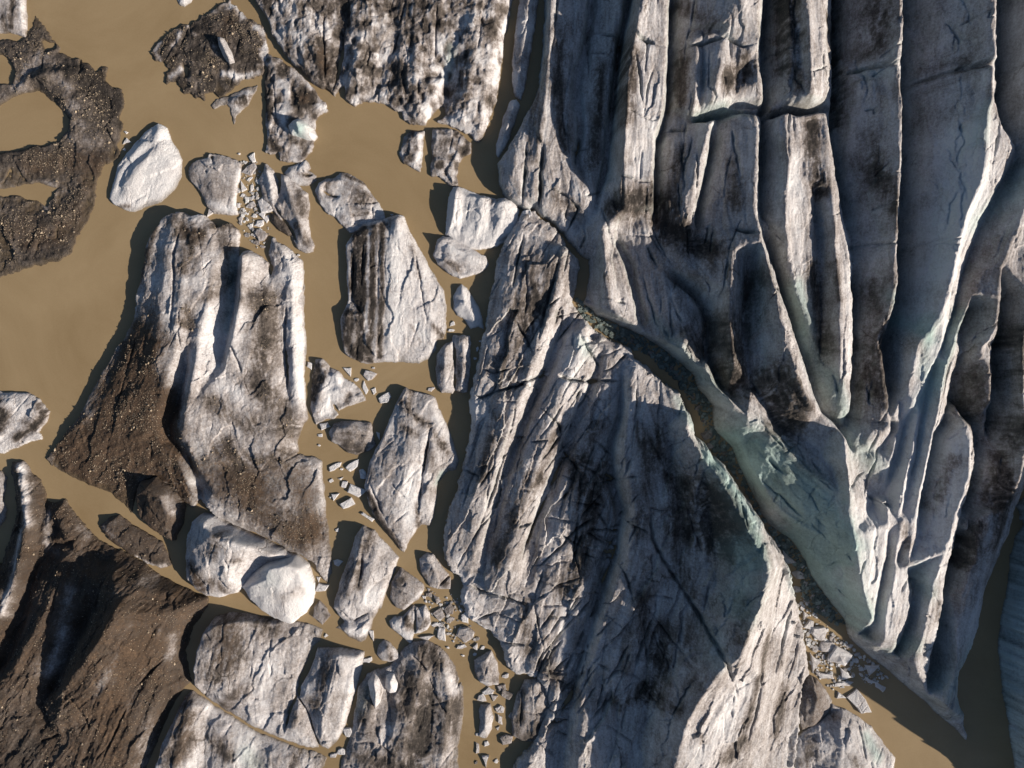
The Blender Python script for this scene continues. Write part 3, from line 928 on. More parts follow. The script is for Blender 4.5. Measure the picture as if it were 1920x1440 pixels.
GLACIER_DIRT_LIGHT = [
 ('d', -.25, 36, "1785,830 1765,960 1745,1060"), ('d', -.2, 30, "1640,980 1630,1100"), ('d', -.2, 26, "1730,700 1700,820 1680,920"), ('d', -.2, 30, "1830,1150 1815,1240"), ('d', -.15, 40, "1780,300 1740,560"),  # painted light: minus strokes brighten the shaded slabs and lit faces
 ('d', .3, 14, "1050,60 1048,180 1060,280"), ('d', .3, 12, "1125,120 1120,220 1110,310"), ('d', .3, 18, "1275,120 1270,200"), ('d', .25, 16, "1280,280 1260,380"), ('d', .3, 16, "1370,300 1380,380"), ('d', .2, 18, "1650,250 1640,330"), ('d', .2, 9, "1750,160 1790,140 1830,135"), ('d', .25, 18, "1625,540 1640,620"), ('d', .35, 12, "1640,320 1660,440"), ('d', .35, 14, "1455,20 1450,150"), ('d', .35, 12, "1870,860 1880,960 1860,1020"), ('d', .3, 12, "1770,860 1765,960"),
 ('d', .55, 24, "1160,385 1195,375 1220,365"), ('d', .5, 26, "1240,405 1290,450 1330,470"), ('d', .55, 24, "1372,150 1390,135"),
 ('d', .45, 18, "1250,430 1280,440"), ('d', .6, 14, "1522,230 1525,300 1532,360"), ('d', .5, 12, "1545,40 1552,120"), ('d', .4, 14, "1527,500 1535,580 1540,660"),
 ('d', .4, 22, "1640,10 1630,60 1620,100"), ('d', .4, 10, "1562,-20 1562,240"), ('d', .3, 16, "1162,90 1155,200"), ('d', .35, 14, "1180,100 1178,220"),
 ('d', .4, 22, "1340,610 1350,680 1365,720"), ('d', .45, 25, "1450,700 1455,780 1470,830"), ('d', .45, 18, "1490,730 1505,760 1490,790"),
 ('d', .22, 18, "1410,520 1390,640 1400,740"), ('d', .3, 20, "1290,620 1310,660"), ('d', .35, 26, "1640,660 1620,740"), ('d', .35, 14, "1480,-40 1480,80"),
 ('d', .35, 14, "1490,130 1492,170"), ('d', .3, 14, "1265,20 1330,50"), ('d', .45, 30, "1885,640 1890,740 1880,820"), ('d', .3, 24, "1830,700 1820,780"),
 ('d', .3, 26, "1880,900 1870,960"), ('d', .2, 14, "1000,300 1010,120"), ('d', .25, 18, "1040,370 1080,390"), ('d', .25, 18, "1460,900 1500,880 1540,900"),
 ('d', .35, 10, "1757,1130 1755,1160"), ('d', .35, 12, "1825,985 1815,1060"), ('d', .3, 12, "1690,980 1700,1020"), ('d', .25, 8, "1565,480 1570,560"),
 ('d', .3, 8, "1655,640 1660,760"), ('d', -.15, 18, "1190,180 1215,240 1200,320"), ('d', -.2, 12, "1490,300 1492,400 1500,500"), ('d', -.2, 12, "1580,420 1585,560 1585,700"),  # painted light: minus strokes here and on the next line pale sunlit bands
 ('d', -.2, 18, "1850,300 1800,450 1760,620 1700,800"), ('d', -.15, 24, "1690,900 1680,1050 1660,1180"), ('d', -.15, 16, "1750,1150 1730,1230"),
 ('d', -.1, 60, "1620,980 1640,1080"), ('d', -.1, 40, "1300,270 1370,280"), ('d', -.15, 40, "1750,300 1740,500"),
 ('c', .75, 42, "1385,830 1440,890 1500,950 1545,1030"), ('c', .6, 30, "1490,1010 1540,1080 1585,1135"), ('c', .5, 30, "1450,850 1540,930 1570,1000"), ('c', .5, 16, "1480,540 1510,640 1540,720 1575,780"),
 ('c', .35, 20, "1830,420 1890,360 1915,320"), ('c', .45, 16, "1800,590 1780,660 1735,760"), ('c', .4, 26, "1640,870 1600,830"), ('c', .35, 14, "1715,600 1690,700"),
 ('c', .4, 12, "1610,1175 1625,1190"), ('c', .4, 18, "1700,1200 1680,1220"), ('c', .35, 26, "1800,1330 1820,1220 1780,1300"), ('c', .4, 16, "1660,560 1690,640"),
 ('c', .4, 12, "1400,216 1350,214 1310,224"), ('c', .3, 16, "1640,140 1600,150"), ('c', .35, 14, "1850,200 1840,260"), ('c', .3, 16, "1720,1060 1740,1110"),
 ('c', .3, 12, "1225,600 1260,660 1340,740"),
]
ice_body('glacier', 'furrowed grey glacier tongue of long parallel ice ridges ending in a calving face', 'glacier', GLACIER_OUT, GLACIER_LINES,
         cracks=GLACIER_CRACKS, dirt=GLACIER_DIRT_LIGHT, base=0.3, mottle=0.16, dstreak=0.22, mscale=0.3, streak=0.2, rough=0.42, follow=True, facet=(2.8, 5.0, .1),
         autocracks=[(46, 1040, 1560, -10, 480, 78, 100, 50, 160, .6, 3), (26, 1580, 1900, -10, 520, 80, 104, 50, 160, .5, 3), (30, 1220, 1460, 440, 760, 70, 125, 30, 110, .7, 3), (24, 1600, 1880, 500, 1000, 62, 100, 40, 130, .5, 3), (14, 1040, 1900, 0, 500, 0, 20, 30, 80, .6, 3), (22, 1400, 1600, 840, 1120, 120, 150, 20, 90, .5, 3), (10, 1400, 1600, 840, 1120, 20, 60, 20, 60, .5, 3), (16, 1600, 1810, 1060, 1340, 60, 110, 20, 70, .5, 3), (8, 1600, 1800, 1150, 1340, 130, 165, 20, 50, .5, 3)], sdir=92, amp=0.12, scale=1.6, soft=1.6, jag=0.35, rnd=0.3,
         parts='ice_ridge', kind='structure', autoblue=0.22, seed=11, mat=MAT_V)

# the slab breaking away in front of it
SLAB_OUT = """985,400,1.4 1003,394,1.4 1012,412,1.5 1040,424,1.6 1062,462,1.6 1083,490,1.5 1083,520,1.2 1072,566,1.2 1093,596,1.5 1115,622,1.6 1141,636,1.7
1178,654,1.9 1190,672,2 1218,692,2.4 1234,712,2.8 1272,738,3.4 1288,770,3.8 1300,792,4.4 1306,828,5.2 1328,844,5.8 1342,868,6.4 1366,888,9.6 1386,922,11.4 1410,962,12.6
1430,985,13 1446,1018,12.4 1470,1046,10.4 1487,1088,7.6 1490,1120,5 1500,1160,3.6 1508,1195,2.6 1514,1235,2 1518,1262,1.6 1505,1285,1.4 1500,1330,1.2 1498,1380,1 1490,1440,1 1480,1560,1
970,1560,1 965,1440,1 1000,1400,1.2 1030,1330,1.5 1025,1290,1.5 1000,1270,1.2 965,1262,1 948,1245,.9 940,1205,.9 915,1180,.8 888,1166,.8 872,1150,.8 864,1120,.8 870,1098,.9 865,1082,.9
848,1074,1 834,1050,1.6 831,1010,1.25 840,968,1.25 856,928,1.25 868,880,1.25 880,830,1.25 886,790,1.25 882,750,1.25 888,720,1.25 896,680,1.25 906,640,1.25 914,600,1.25 925,530,1.25 940,470,1.2 953,440,1.2"""
SLAB_LINES = [
 "c975,430,2 952,540,2.3 932,640,2.3 912,740,2.2 902,830,2.2 884,920,2.2 864,1000,2 850,1050,1.8",
 "1000,440,2.2 980,520,2.4 1000,620,2.6 985,660,2.4",
 "c1062,470,3.2 1040,550,3.6 1010,650,3.6 960,780,3.5 930,880,3.4 900,980,3 885,1060,2.2",
 "v1072,580,1.6 1050,640,2.0 1030,690,2.2 990,770,2.4 965,850,2.4 930,960,2.3 905,1060,1.8",
 "c1100,610,3.2 1080,680,3.6 1055,740,3.6 1015,850,3.6 980,960,3.4 950,1060,2.8 935,1110,2",
 "v1130,650,2.4 1120,700,2.4 1090,770,2.2 1060,840,2.2 1025,930,2.2 1000,1010,2 985,1090,1.6",
 "v1168,690,2 1164,780,2.3 1148,830,2.4 1147,900,2.2 1166,960,2.2 1156,1030,2 1132,1100,2 1106,1180,2 1082,1260,1.8 1062,1340,1.8 1050,1440,1.6 1040,1560,1.6",
 "c1085,900,2.4 1060,980,2.4 1040,1080,2.3 1025,1180,2 1010,1240,1.6",
 "c1190,692,2.8 1182,740,3.6 1172,800,4.6 1172,880,6 1188,950,6 1178,1020,6.2 1160,1080,5.4 1138,1150,4.6 1118,1220,4 1110,1300,3.6 1130,1400,3.4 1150,1560,3.2",
 "1225,720,2.6 1250,800,3.6 1262,880,4.6 1280,960,6 1275,1080,5.6 1250,1180,4.6 1225,1280,4 1205,1400,3.6 1210,1560,3.4",
 "1330,960,7 1345,1020,7.6 1345,1090,7.6 1320,1160,7.2 1300,1230,6.8",
 "c1285,800,7 1325,872,10 1362,925,12.4 1395,985,14 1420,1020,14.6 1436,1050,14.8 1443,1080,14.6 1425,1130,14 1402,1195,13 1388,1232,12 1350,1262,11 1312,1310,10.2 1282,1370,9.4 1263,1440,8.6 1250,1560,8",
 "c1470,1080,7.6 1462,1140,7 1450,1200,6.4 1436,1280,5.6 1415,1360,5 1395,1440,4.6 1380,1560,4.4",
 "1490,1180,3 1470,1260,3 1450,1340,2.6 1440,1440,2.4",
 "c1100,1230,3 1085,1300,3.4 1095,1360,3.6 1080,1440,3.2",
]
SLAB_CRACKS = [
 (1.6, 6, "1050,470,3 1040,520,3 1022,580,3 1010,640,3"), (1.2, 4, "985,430,2.5 970,490,2.8 962,540,2.8"), (1.0, 4, "965,600,3 985,630,3 1002,665,3"),
 (1.3, 5, "960,735,3 985,715,3 1030,700,3 1040,690,3"), (1.3, 5, "890,750,2.5 930,735,3 985,720,3"), (1.5, 6, "1035,695,3 1070,712,3.4 1105,715,3.4 1165,714,2.4"),
 (1.4, 6, "1060,855,3 1030,930,3 1000,990,2.6 975,1060,2.4"), (1.2, 5, "950,840,3 925,920,3 895,1000,2.8"), (.9, 4, "900,690,2.5 925,700,3 960,690,3"),
 (1.0, 4, "1010,760,3 1050,800,3 1060,850,3 1090,890,3 1085,960,3"), (1.0, 4, "1085,960,3 1078,1040,3 1090,1090,3"), (1.0, 4, "1005,1075,2.5 1040,1040,3 1075,1010,3"),
 (1.0, 4, "1000,1130,2 1050,1100,3 1090,1085,3"), (.9, 4, "1100,1000,2.8 1140,1025,2.4"), (.8, 4, "1090,1040,3 1130,1050,2.4"), (.8, 4, "1120,960,2.6 1145,1000,2.4"),
 (1.5, 6, "1225,940,9 1232,1020,9.2 1255,1065,9 1280,1100,8.8 1320,1165,8 1350,1225,7.6 1375,1285,7.2 1390,1320,6.8"), (1.0, 4, "1160,1050,8 1185,1100,9.5 1200,1155,9 1205,1160,9"),
 (.8, 4, "1150,1045,6 1172,1080,9.4"), (.9, 4, "1240,1110,8.8 1240,1160,8.4 1205,1250,8 1195,1300,7.8"), (.6, 3, "1215,1150,8.6 1220,1220,8.2 1225,1280,7.8"),
 (.9, 4, "1140,1300,8 1170,1280,8 1200,1290,8 1230,1310,7.4"), (.8, 3, "1175,985,9.4 1225,1010,9.2"), (1.3, 6, "1100,1180,2 1060,1260,2 1010,1265,2"),
 (.8, 4, "1180,1330,7 1172,1400,7"), (.7, 4, "1430,1240,6 1420,1330,5.4 1400,1400,5"), (.8, 4, "1485,1130,5 1470,1200,5 1455,1270,4.6"), (.7, 4, "1375,890,8 1340,910,8"),
 (1.0, 4, "870,1085,1 900,1110,1.4 940,1120,2 985,1135,1.5"), (.9, 4, "890,1165,1 930,1150,1.4 985,1170,1.5"), (.9, 4, "940,1205,1 985,1210,1.4"),
 (.8, 4, "1000,1130,2 1020,1220,2 1000,1270,1.4"), (1.2, 5, "1130,690,2.6 1100,650,3 1085,620,2.6"), (.8, 4, "1180,660,2 1150,690,2.4 1125,700,2.6"),
]
SLAB_DIRT = [
 ('d', .22, 14, "1200,800 1215,900 1200,1000"), ('d', .22, 14, "1250,960 1275,1060 1300,1120"), ('d', .22, 18, "1215,1050 1205,1140 1225,1230"), ('d', .2, 14, "1180,1180 1170,1260"), ('d', .22, 20, "1120,800 1100,850"), ('d', .2, 18, "1050,1120 1030,1200"), ('d', .2, 20, "1300,1160 1290,1260"),
 ('d', .3, 12, "1400,1130 1385,1200"), ('d', .35, 10, "1440,1180 1425,1260 1405,1330"), ('d', .3, 10, "1470,1290 1455,1380"), ('d', .3, 12, "1010,540 980,640"), ('d', .3, 10, "930,780 905,900"), ('d', .3, 10, "1050,800 1010,900"),
 ('d', .25, 30, "990,500 970,600 940,720"), ('d', .2, 20, "1040,500 1000,620"), ('d', .6, 34, "1320,920 1350,960 1350,1010"), ('d', .35, 22, "1290,1000 1260,900 1230,830"),
 ('d', .35, 16, "1250,1180 1240,1260 1210,1290"), ('d', .35, 24, "1080,870 1110,960 1070,1100"), ('d', .35, 20, "1160,1320 1200,1300 1260,1320"),
 ('d', .45, 14, "1365,1420 1390,1390"), ('d', .3, 9, "1315,1380 1318,1390"), ('d', .3, 12, "1400,1350 1380,1370"), ('d', .3, 18, "1070,1290 1020,1250"), ('d', .35, 20, "890,1190 920,1230"),
 ('d', .3, 14, "960,980 930,1050"), ('d', .3, 22, "1000,900 970,960"), ('d', .3, 14, "985,1130 990,1220"), ('d', .3, 18, "1130,880 1110,940"),
 ('d', -.2, 26, "1085,640 1060,720"), ('d', -.25, 22, "880,760 900,770"), ('d', -.2, 30, "1390,1290 1350,1360 1310,1420"), ('d', -.15, 20, "1480,1080 1470,1180"), ('d', -.2, 16, "860,1050 870,1110 890,1160"),
 ('d', -.2, 26, "1050,1140 1050,1180"), ('d', -.15, 30, "1000,880 1000,930"), ('d', -.25, 10, "1330,850 1380,920 1420,990"),
 ('c', .7, 22, "1330,860 1375,920 1410,980 1400,1040"), ('c', .5, 26, "1410,1040 1400,1100 1390,1150"), ('c', .4, 12, "1270,750 1300,800"), ('c', .25, 20, "1330,1180 1340,1230"), ('c', .3, 10, "1480,1070 1490,1110"),
 ('c', .3, 14, "1090,640 1100,660"),
]
ice_body('calving_slab', 'cracked tan and grey ice slab parting from the glacier along the wide dark crack', 'ice slab', SLAB_OUT, SLAB_LINES, cracks=SLAB_CRACKS, dirt=SLAB_DIRT,
         base=0.31, mottle=0.18, dstreak=0.2, mscale=0.3, streak=0.13, rough=0.4, follow=True, facet=(3.4, 3.0, .24),
         autocracks=[(60, 1000, 1160, 760, 1400, 40, 80, 40, 130, .8, 4), (34, 990, 1150, 740, 1400, -40, 20, 30, 80, .8, 4), (28, 1160, 1420, 780, 1400, 60, 130, 60, 160, .5, 3), (12, 1180, 1400, 800, 1350, -30, 40, 20, 60, .5, 3), (36, 850, 1100, 460, 1080, 50, 80, 40, 130, .6, 3), (22, 860, 1120, 480, 1080, -30, 30, 20, 60, .6, 3), (7, 1320, 1490, 1150, 1440, 60, 85, 60, 160, .4, 3)], sdir=70, amp=0.16, scale=1.5, soft=1.5, jag=0.45, rnd=0.3, parts='ice_ridge', autoblue=0.15, mat=MAT_D, seed=23)

# fluted cliff across the shaded inlet
CLIFF_OUT = """1940,950,3 1915,985,0 1902,1005,0 1893,1050,0 1886,1100,0 1877,1150,0 1869,1200,0 1872,1240,0 1880,1300,0 1888,1360,0 1898,1420,0 1908,1470,0 1920,1560,0
2150,1560,13 2150,930,12"""
ice_body('ice_cliff', 'fluted blue-grey ice cliff across the shaded inlet from the glacier tip', 'ice cliff', CLIFF_OUT,
         ["2010,960,7.4 2005,1050,7.6 2000,1100,8 1995,1200,8 2000,1300,8 2005,1400,8 2015,1560,8", "2085,940,12 2075,1100,13.5 2075,1300,13.5 2085,1560,13.5"],
         base=0.16, mottle=0.12, dstreak=0.5, streak=1.2, rough=0.3, sdir=-14, amp=0.15, soft=1.2, jag=0.5, autoblue=0.3, mat=MAT_B, dirt=[('c', .2, 60, "1900,1050 1890,1200 1900,1400")], seed=5)

slush('brash_ice', 'dark grey slush of tiny ice crumbs, darkened for shade, filling the wide glacier crack', 'brash ice',  # crumbs coloured dark to stand in for the crack's shade
      """1078,560 1097,570 1117,590 1160,610 1207,633 1247,657 1267,673 1303,703 1310,727 1337,757 1337,797 1342,812 1373,840 1380,863 1393,890 1405,915 1420,947 1440,985 1480,1012 1495,1030 1507,1052 1520,1080 1530,1095
      1555,1130 1587,1170 1560,1170 1520,1140 1500,1110 1500,1080 1470,1040 1450,1010 1420,960 1390,905 1340,850 1320,800 1300,760 1270,715 1220,670 1140,630 1090,590""", 1700, 0.1, 0.55, 0.8, 3, 0.75)
slush('brash_ice', 'pale sandy slush of ice crumbs around the floes in the inlet', 'brash ice',
      "1490,1115 1510,1120 1535,1160 1570,1190 1600,1215 1640,1245 1665,1268 1630,1285 1600,1265 1575,1300 1545,1285 1520,1255 1515,1215 1503,1170", 420, 0.08, 0.45, 0.15, 4)
slush('brash_ice', 'fine ice crumbs between the floes above the huge furrowed iceberg', 'brash ice', "447,300 480,300 490,330 488,375 505,400 508,430 500,465 480,465 450,430 446,380", 160, 0.1, 0.4, 0.2, 5)
slush('brash_ice', 'scattered ice crumbs in the narrow water below the loaf-shaped floe', 'brash ice', "795,1108 845,1110 862,1120 880,1160 900,1200 885,1215 850,1200 815,1185 808,1150", 130, 0.1, 0.4, 0.3, 6)

# ------------------------------------------------------------------ icebergs


def B(*a, **k):
    k.setdefault('zk', 0.52)
    k.setdefault('facet', (3.2, 2.0, .09) if k.get('base', .25) > .1 else (3.2, 1.3, .07))
    if 0.1 < k.get('base', .25) < .4:
        k['base'] = k.get('base', .25) + .06
        k['mottle'] = k.get('mottle', .25) + .06
    if k.get('base', .25) > .14:
        q = L(a[3], 0)
        u0, u1 = min(p[0] for p in q), max(p[0] for p in q); v0, v1 = min(p[1] for p in q), max(p[1] for p in q)
        n = int((u1 - u0) * (v1 - v0) / 2600)
        sd0 = k.get('sdir', 80)
        if n:
            k.setdefault('autocracks', [(min(n, 40), u0, u1, v0, v1, sd0 - 22, sd0 + 22, 20, 80, .22, 2.4), (min(n // 2, 20), u0, u1, v0, v1, sd0 + 50, sd0 + 120, 8, 32, .2, 2.4)])
        if len(a) > 4 and len(a[4]) > 2:
            k.setdefault('follow', True)
            k['streak'] = max(.1, k.get('streak', 0))
    return ice_body(*a, **k)

B('iceberg', 'broad mottled iceberg with four fluted lobes beside the narrow black channels', 'iceberg',
  """480,-90,1.2 479,0,1.2 492,15,1.2 500,30,1.2 510,60,1.2 530,90,1.2 555,120,1.2 580,145,1.2 600,160,1 610,166,.8 622,172,.6 627,184,.3 633,165,.6 645,158,.6 648,185,.6 665,196,.6 680,190,.6 700,186,.8
  722,190,.8 733,200,.8 755,207,.8 758,222,.6 768,231,.6 797,232,.5 800,224,.5 815,205,.6 832,192,.6 836,214,.6 820,226,.6 838,231,.6 855,240,.6 880,250,.6 893,265,.5 898,268,.3 912,240,.5 922,210,.4 931,185,.4 939,120,.4 947,60,.4 958,10,.4 961,-90,.4""",
  ["c560,-90,2.6 565,0,2.6 585,80,2.4 605,140,1.7", "640,-40,2.0 643,50,1.2 636,115,.3 628,160,.1", "c690,-90,2.6 680,60,2.6 665,150,2", "750,-90,2.1 738,90,1.6 716,130,.6 705,178,.2",
   "c790,-90,2.8 785,60,2.8 775,150,2.5 785,215,1.6", "c815,160,2.4 805,190,1.8 796,224,1", "850,85,1.8 842,140,.3 833,200,.1", "c895,-90,3 890,80,3 875,180,2.5 860,225,1.6", "c920,60,2.7 912,150,2.3 900,240,1.2", "936,-90,2.3 930,60,2.2 918,160,1.6"],
  cracks=[(1.4, 6, "646,40,1.5 640,100,1 630,150,.6"), (1.0, 4, "762,-10,2 745,60,2 735,100,1.8"), (.5, 3, "605,20,2 604,100,2 608,165,1.5"), (.6, 3, "820,5,2.5 815,60,2.5 814,110,2.5"), (.6, 3, "905,20,2.6 895,95,2.6"), (.7, 3, "690,90,2.3 684,120,2.3"), (.5, 3, "785,140,2.3 783,200,1.6")],
  dirt=[('d', .5, 14, "500,-30 502,20"), ('d', .6, 14, "600,90 612,140 600,150"), ('d', .5, 12, "650,10 640,60"), ('d', .4, 14, "628,130 622,160"), ('d', .4, 18, "870,120 865,160"), ('d', .35, 14, "920,40 930,90"), ('d', .35, 20, "740,140 760,160"),
        ('d', .3, 40, "600,-20 720,10 800,20"), ('d', .3, 20, "690,120 680,160"), ('d', -.35, 12, "800,200 820,160"), ('d', -.3, 14, "905,230 880,240 850,220"), ('d', -.3, 12, "950,40 930,140"), ('d', -.2, 24, "560,60 560,110"), ('d', -.2, 12, "760,210 690,185"), ('c', .35, 10, "845,90 840,150"), ('b', .5, 12, "610,130 600,100")],
  base=.3, mottle=.5, mscale=.6, amp=.26, scale=1.0, streak=.1, sdir=88, pit=.3, zk=.8, jag=.35, soft=1.8, parts='ice_lobe', zdef=2, seed=31)

B('iceberg', 'narrow white ice fin standing in black water alongside the glacier edge', 'iceberg',
  "978,-90,2 975,0,2 968,60,1.8 962,110,1.6 962,150,1.4 966,178,1 976,184,1 985,150,1.6 992,105,1.8 1001,50,2 1007,0,2 1010,-90,2",
  ["990,-80,3 990,0,3 983,80,2.8 974,150,2.2"], base=.2, mottle=.3, amp=.2, streak=.06, jag=.2, seed=32)
B('iceberg', 'thin jagged white ice sliver below the narrow fin beside the glacier edge', 'iceberg',
  "956,190,.8 968,186,1 973,196,1.2 965,225,1.3 955,255,1.2 944,282,.8 934,294,.6 929,288,.6 933,262,.8 940,238,.8 945,215,.8",
  ["964,198,2 952,240,2 940,275,1.4"], base=.15, mottle=.3, amp=.2, jag=.2, seed=33)
B('iceberg', 'dark grit-covered flat floe with ragged white rims and a pale shard on top', 'iceberg',
  """410,5 430,1 445,12 455,28 470,35 490,50 498,75 504,95 500,115 495,125 490,138 470,145 450,152 435,165 420,178 410,180 400,170 385,175 380,185 366,182 363,175 345,172 340,160 330,152 312,155 310,140 317,130
  308,112 290,112 287,98 292,82 310,65 335,50 360,40 375,38 378,28 395,22""",
  ["c320,95,1.1 370,90,1.3 420,60,1.3 460,70,1.2", "350,130,1 400,140,1.1 450,130,1"], holes=[(-.4, "343,122 350,126 350,140 345,142")],
  dirt=[('d', -.75, 9, "420,6 445,15 452,30"), ('d', -.8, 9, "480,50 500,60"), ('d', -.8, 10, "498,85 496,118"), ('d', -.7, 9, "480,138 445,145 420,138"), ('d', -.5, 6, "300,110 290,98 300,80"), ('d', -.6, 7, "340,128 320,145"), ('d', -.6, 6, "330,65 340,60 325,85"), ('d', -.5, 8, "400,88 398,100"), ('d', -.4, 7, "385,25 400,20"), ('d', -.4, 5, "350,45 365,65"), ('b', .35, 20, "430,35 420,60")],
  base=.85, mottle=.35, mscale=.7, amp=.22, scale=.8, pit=.1, jag=.5, jscale=.9, zdef=.6, gravel=1500, seed=34, rnd=.1)
B('iceberg', 'skeletal white-rimmed floe with a thin dangling spike under the dark grit floe', 'ice floe',
  "482,160 476,175 466,195 456,205 446,214 441,218 439,233 436,220 433,205 425,197 410,198 402,203 397,198 405,186 425,182 445,172 465,163", ["440,192,1 465,180,1"], dirt=[('d', .6, 7, "445,192 455,185"), ('d', .4, 6, "470,180 460,195")],
  base=.2, mottle=.4, mscale=.9, amp=.2, zdef=.35, jag=.35, seed=35, rnd=.1)
B('iceberg', 'mottled wedge-shaped iceberg carrying a clear bluish ice block near its lower end', 'iceberg',
  "500,98 512,105 525,110 545,125 565,143 590,170 605,190 613,206 600,212 590,225 592,240 588,262 585,280 575,292 565,303 545,302 525,297 520,285 505,288 496,284 500,270 500,240 497,200 495,160 498,130",
  ["c510,110,1.6 530,150,1.8 550,200,1.7 545,260,1.5 550,290,1", "575,165,1.6 595,195,1.2"], cracks=[(.4, 3, "508,130,1.4 512,200,1.4 520,260,1.2")],
  dirt=[('d', .65, 16, "560,185 580,180 570,195"), ('d', .5, 9, "505,130 500,180 505,220"), ('d', .4, 12, "525,130 540,120"), ('d', .35, 9, "510,250 512,270"), ('b', .5, 12, "568,185"), ('d', -.3, 8, "570,150 605,200"), ('d', -.3, 10, "535,170 530,230"), ('d', .35, 6, "545,262 560,268")],
  base=.3, mottle=.4, mscale=.6, amp=.25, pit=.25, jag=.4, zdef=.8, seed=36, gravel=80)
B('iceberg', 'smooth clean white iceberg with one long curved groove', 'iceberg',
  "295,230,1 312,240,.8 320,262,.5 333,280,.4 341,300,.4 340,330,.3 328,355,.2 305,378,.2 270,390,.2 252,398,.3 230,392,.5 212,382,.8 204,372,.8 212,340,.9 220,310,.9 235,290,1 255,265,1 275,245,1",
  ["c300,243,2.2 290,262,2.4 262,282,2.2 240,302,2 222,330,1.8 212,366,1.3", "290,272,1.9 268,288,1.6 248,306,1.4 232,328,1.2 222,352,1.1", "c298,275,2.8 275,295,2.9 255,318,2.8 240,345,2.4 228,375,1.4", "318,300,1.9 305,330,1.7 285,355,1.3"],
  cracks=[(.15, 3, "280,330,2 272,360,1.6 265,388,1"), (.12, 3, "272,358,1.5 238,380,1.2")], dirt=[('d', .45, 5, "222,388 240,386"), ('d', .3, 3, "258,270 262,264")], base=.07, mottle=.1, mat=MAT_F, amp=.07, scale=1.5, jag=.18, soft=2.5, seed=37, streak=.05, sdir=60)
B('iceberg', 'grey-brown rounded slab with a notched top beside the brash cluster', 'iceberg',
  "392,287 410,290 430,295 452,305 450,325 444,345 441,375 443,400 425,402 400,398 386,386 380,370 368,352 355,335 352,320 360,305 375,297 389,295", ["c388,292,1.9 395,320,2 400,360,1.9 410,385,1.4", "430,310,1.6 432,350,1.5 430,385,1"],
  cracks=[(.7, 4, "388,285,1.5 393,300,1.5 400,305,1.5"), (.5, 4, "378,316,1.6 385,320,1.6")], dirt=[('d', -.3, 6, "448,320 440,395"), ('d', -.3, 8, "395,380 435,395")], base=.33, mottle=.15, amp=.12, streak=.06, sdir=150, zdef=.9, jag=.25, seed=38)  # first minus stroke paints the sunlit rim paler
B('iceberg', 'forked pair of pale dirty ice blades joined at the foot above the big furrowed iceberg', 'iceberg',
  "497,307 510,318 519,338 522,362 526,345 526,325 540,330 560,350 575,362 579,385 577,410 580,440 588,460 585,470 572,473 558,466 550,450 540,430 520,405 505,385 493,372 488,350 487,335",
  ["c500,320,2.1 508,350,2.2 512,375,1.4", "519,345,1 522,368,.9 515,392,.8", "c532,335,2.2 545,370,2.4 555,400,2.2 568,440,2 577,462,1.2", "565,370,1.7 570,410,1.5"], cracks=[(.9, 4, "508,380,1.4 525,405,1.2 545,430,1.2 555,455,1")],
  dirt=[('d', .3, 10, "560,360 570,400"), ('d', .35, 8, "555,420 575,455"), ('d', -.2, 10, "505,340 508,370")], base=.28, mottle=.18, amp=.12, streak=.06, sdir=120, zdef=.9, jag=.2, seed=39)
B('iceberg', 'black striped ice wedge lying across the foot of the pale ice blades', 'ice floe', "505,398 515,400 540,424 548,440 540,441 520,430 508,416", ["515,408,1.5 538,430,1.2"], base=.85, mottle=.2, zdef=.6, jag=.15, streak=.06, sdir=120, seed=40)
B('iceberg', 'small lens-shaped floe with a dark cleft off the wedge-shaped iceberg', 'ice floe', "565,303 573,299 581,314 578,319 592,330 593,338 580,346 560,347 545,340 533,325 540,312 555,308", ["548,322,1.4 570,330,1.4", "570,310,1.3"], cracks=[(.6, 4, "562,315,1 570,325,1 585,325,1")], dirt=[('d', .5, 5, "560,325 575,328")], base=.2, mottle=.3, zdef=.6, jag=.2, seed=41)
B('iceberg', 'half white iceberg with an overhanging brown crust against the striped barrel berg', 'iceberg',
  "640,323 652,325 680,340 690,355 705,375 718,395 722,410 700,425 675,432 655,437 645,425 630,410 610,395 598,380 590,356 598,343 610,335 628,332",
  ["c600,345,1.4 640,338,1.7 670,350,1.9 690,370,1.8", "598,358,1.2 615,366,.8 635,368,1 655,378,1.2 680,380,1.3 710,378,1.1", "c605,368,1.1 635,380,1.6 665,390,1.7 700,398,1.4", "640,400,1.3 660,420,1"],
  cracks=[(.6, 4, "598,352,1.2 620,366,1 636,368,1"), (.4, 3, "655,378,1.2 690,379,1.2 708,376,1")], dirt=[('d', .35, 18, "655,355 680,365"), ('d', .6, 5, "645,326 690,350"), ('d', .3, 12, "615,348"), ('d', .4, 4, "658,404 690,400"), ('d', .3, 6, "640,405 648,425")], base=.12, mottle=.25, mscale=.6, amp=.16, zdef=.7, jag=.25, seed=42)
B('iceberg', 'narrow mottled floe with a white flank under the lobed iceberg', 'ice floe', "772,244 795,247 793,270 789,295 787,320 775,315 755,305 748,285 755,265 762,250", ["c784,250,1.6 782,280,1.5 780,305,1", "765,262,1.2 760,295,1"], dirt=[('d', .35, 9, "768,262 762,295"), ('d', -.3, 6, "788,255 784,310")], base=.25, mottle=.35, mscale=.8, pit=.2, amp=.2, zdef=.6, jag=.3, seed=43)
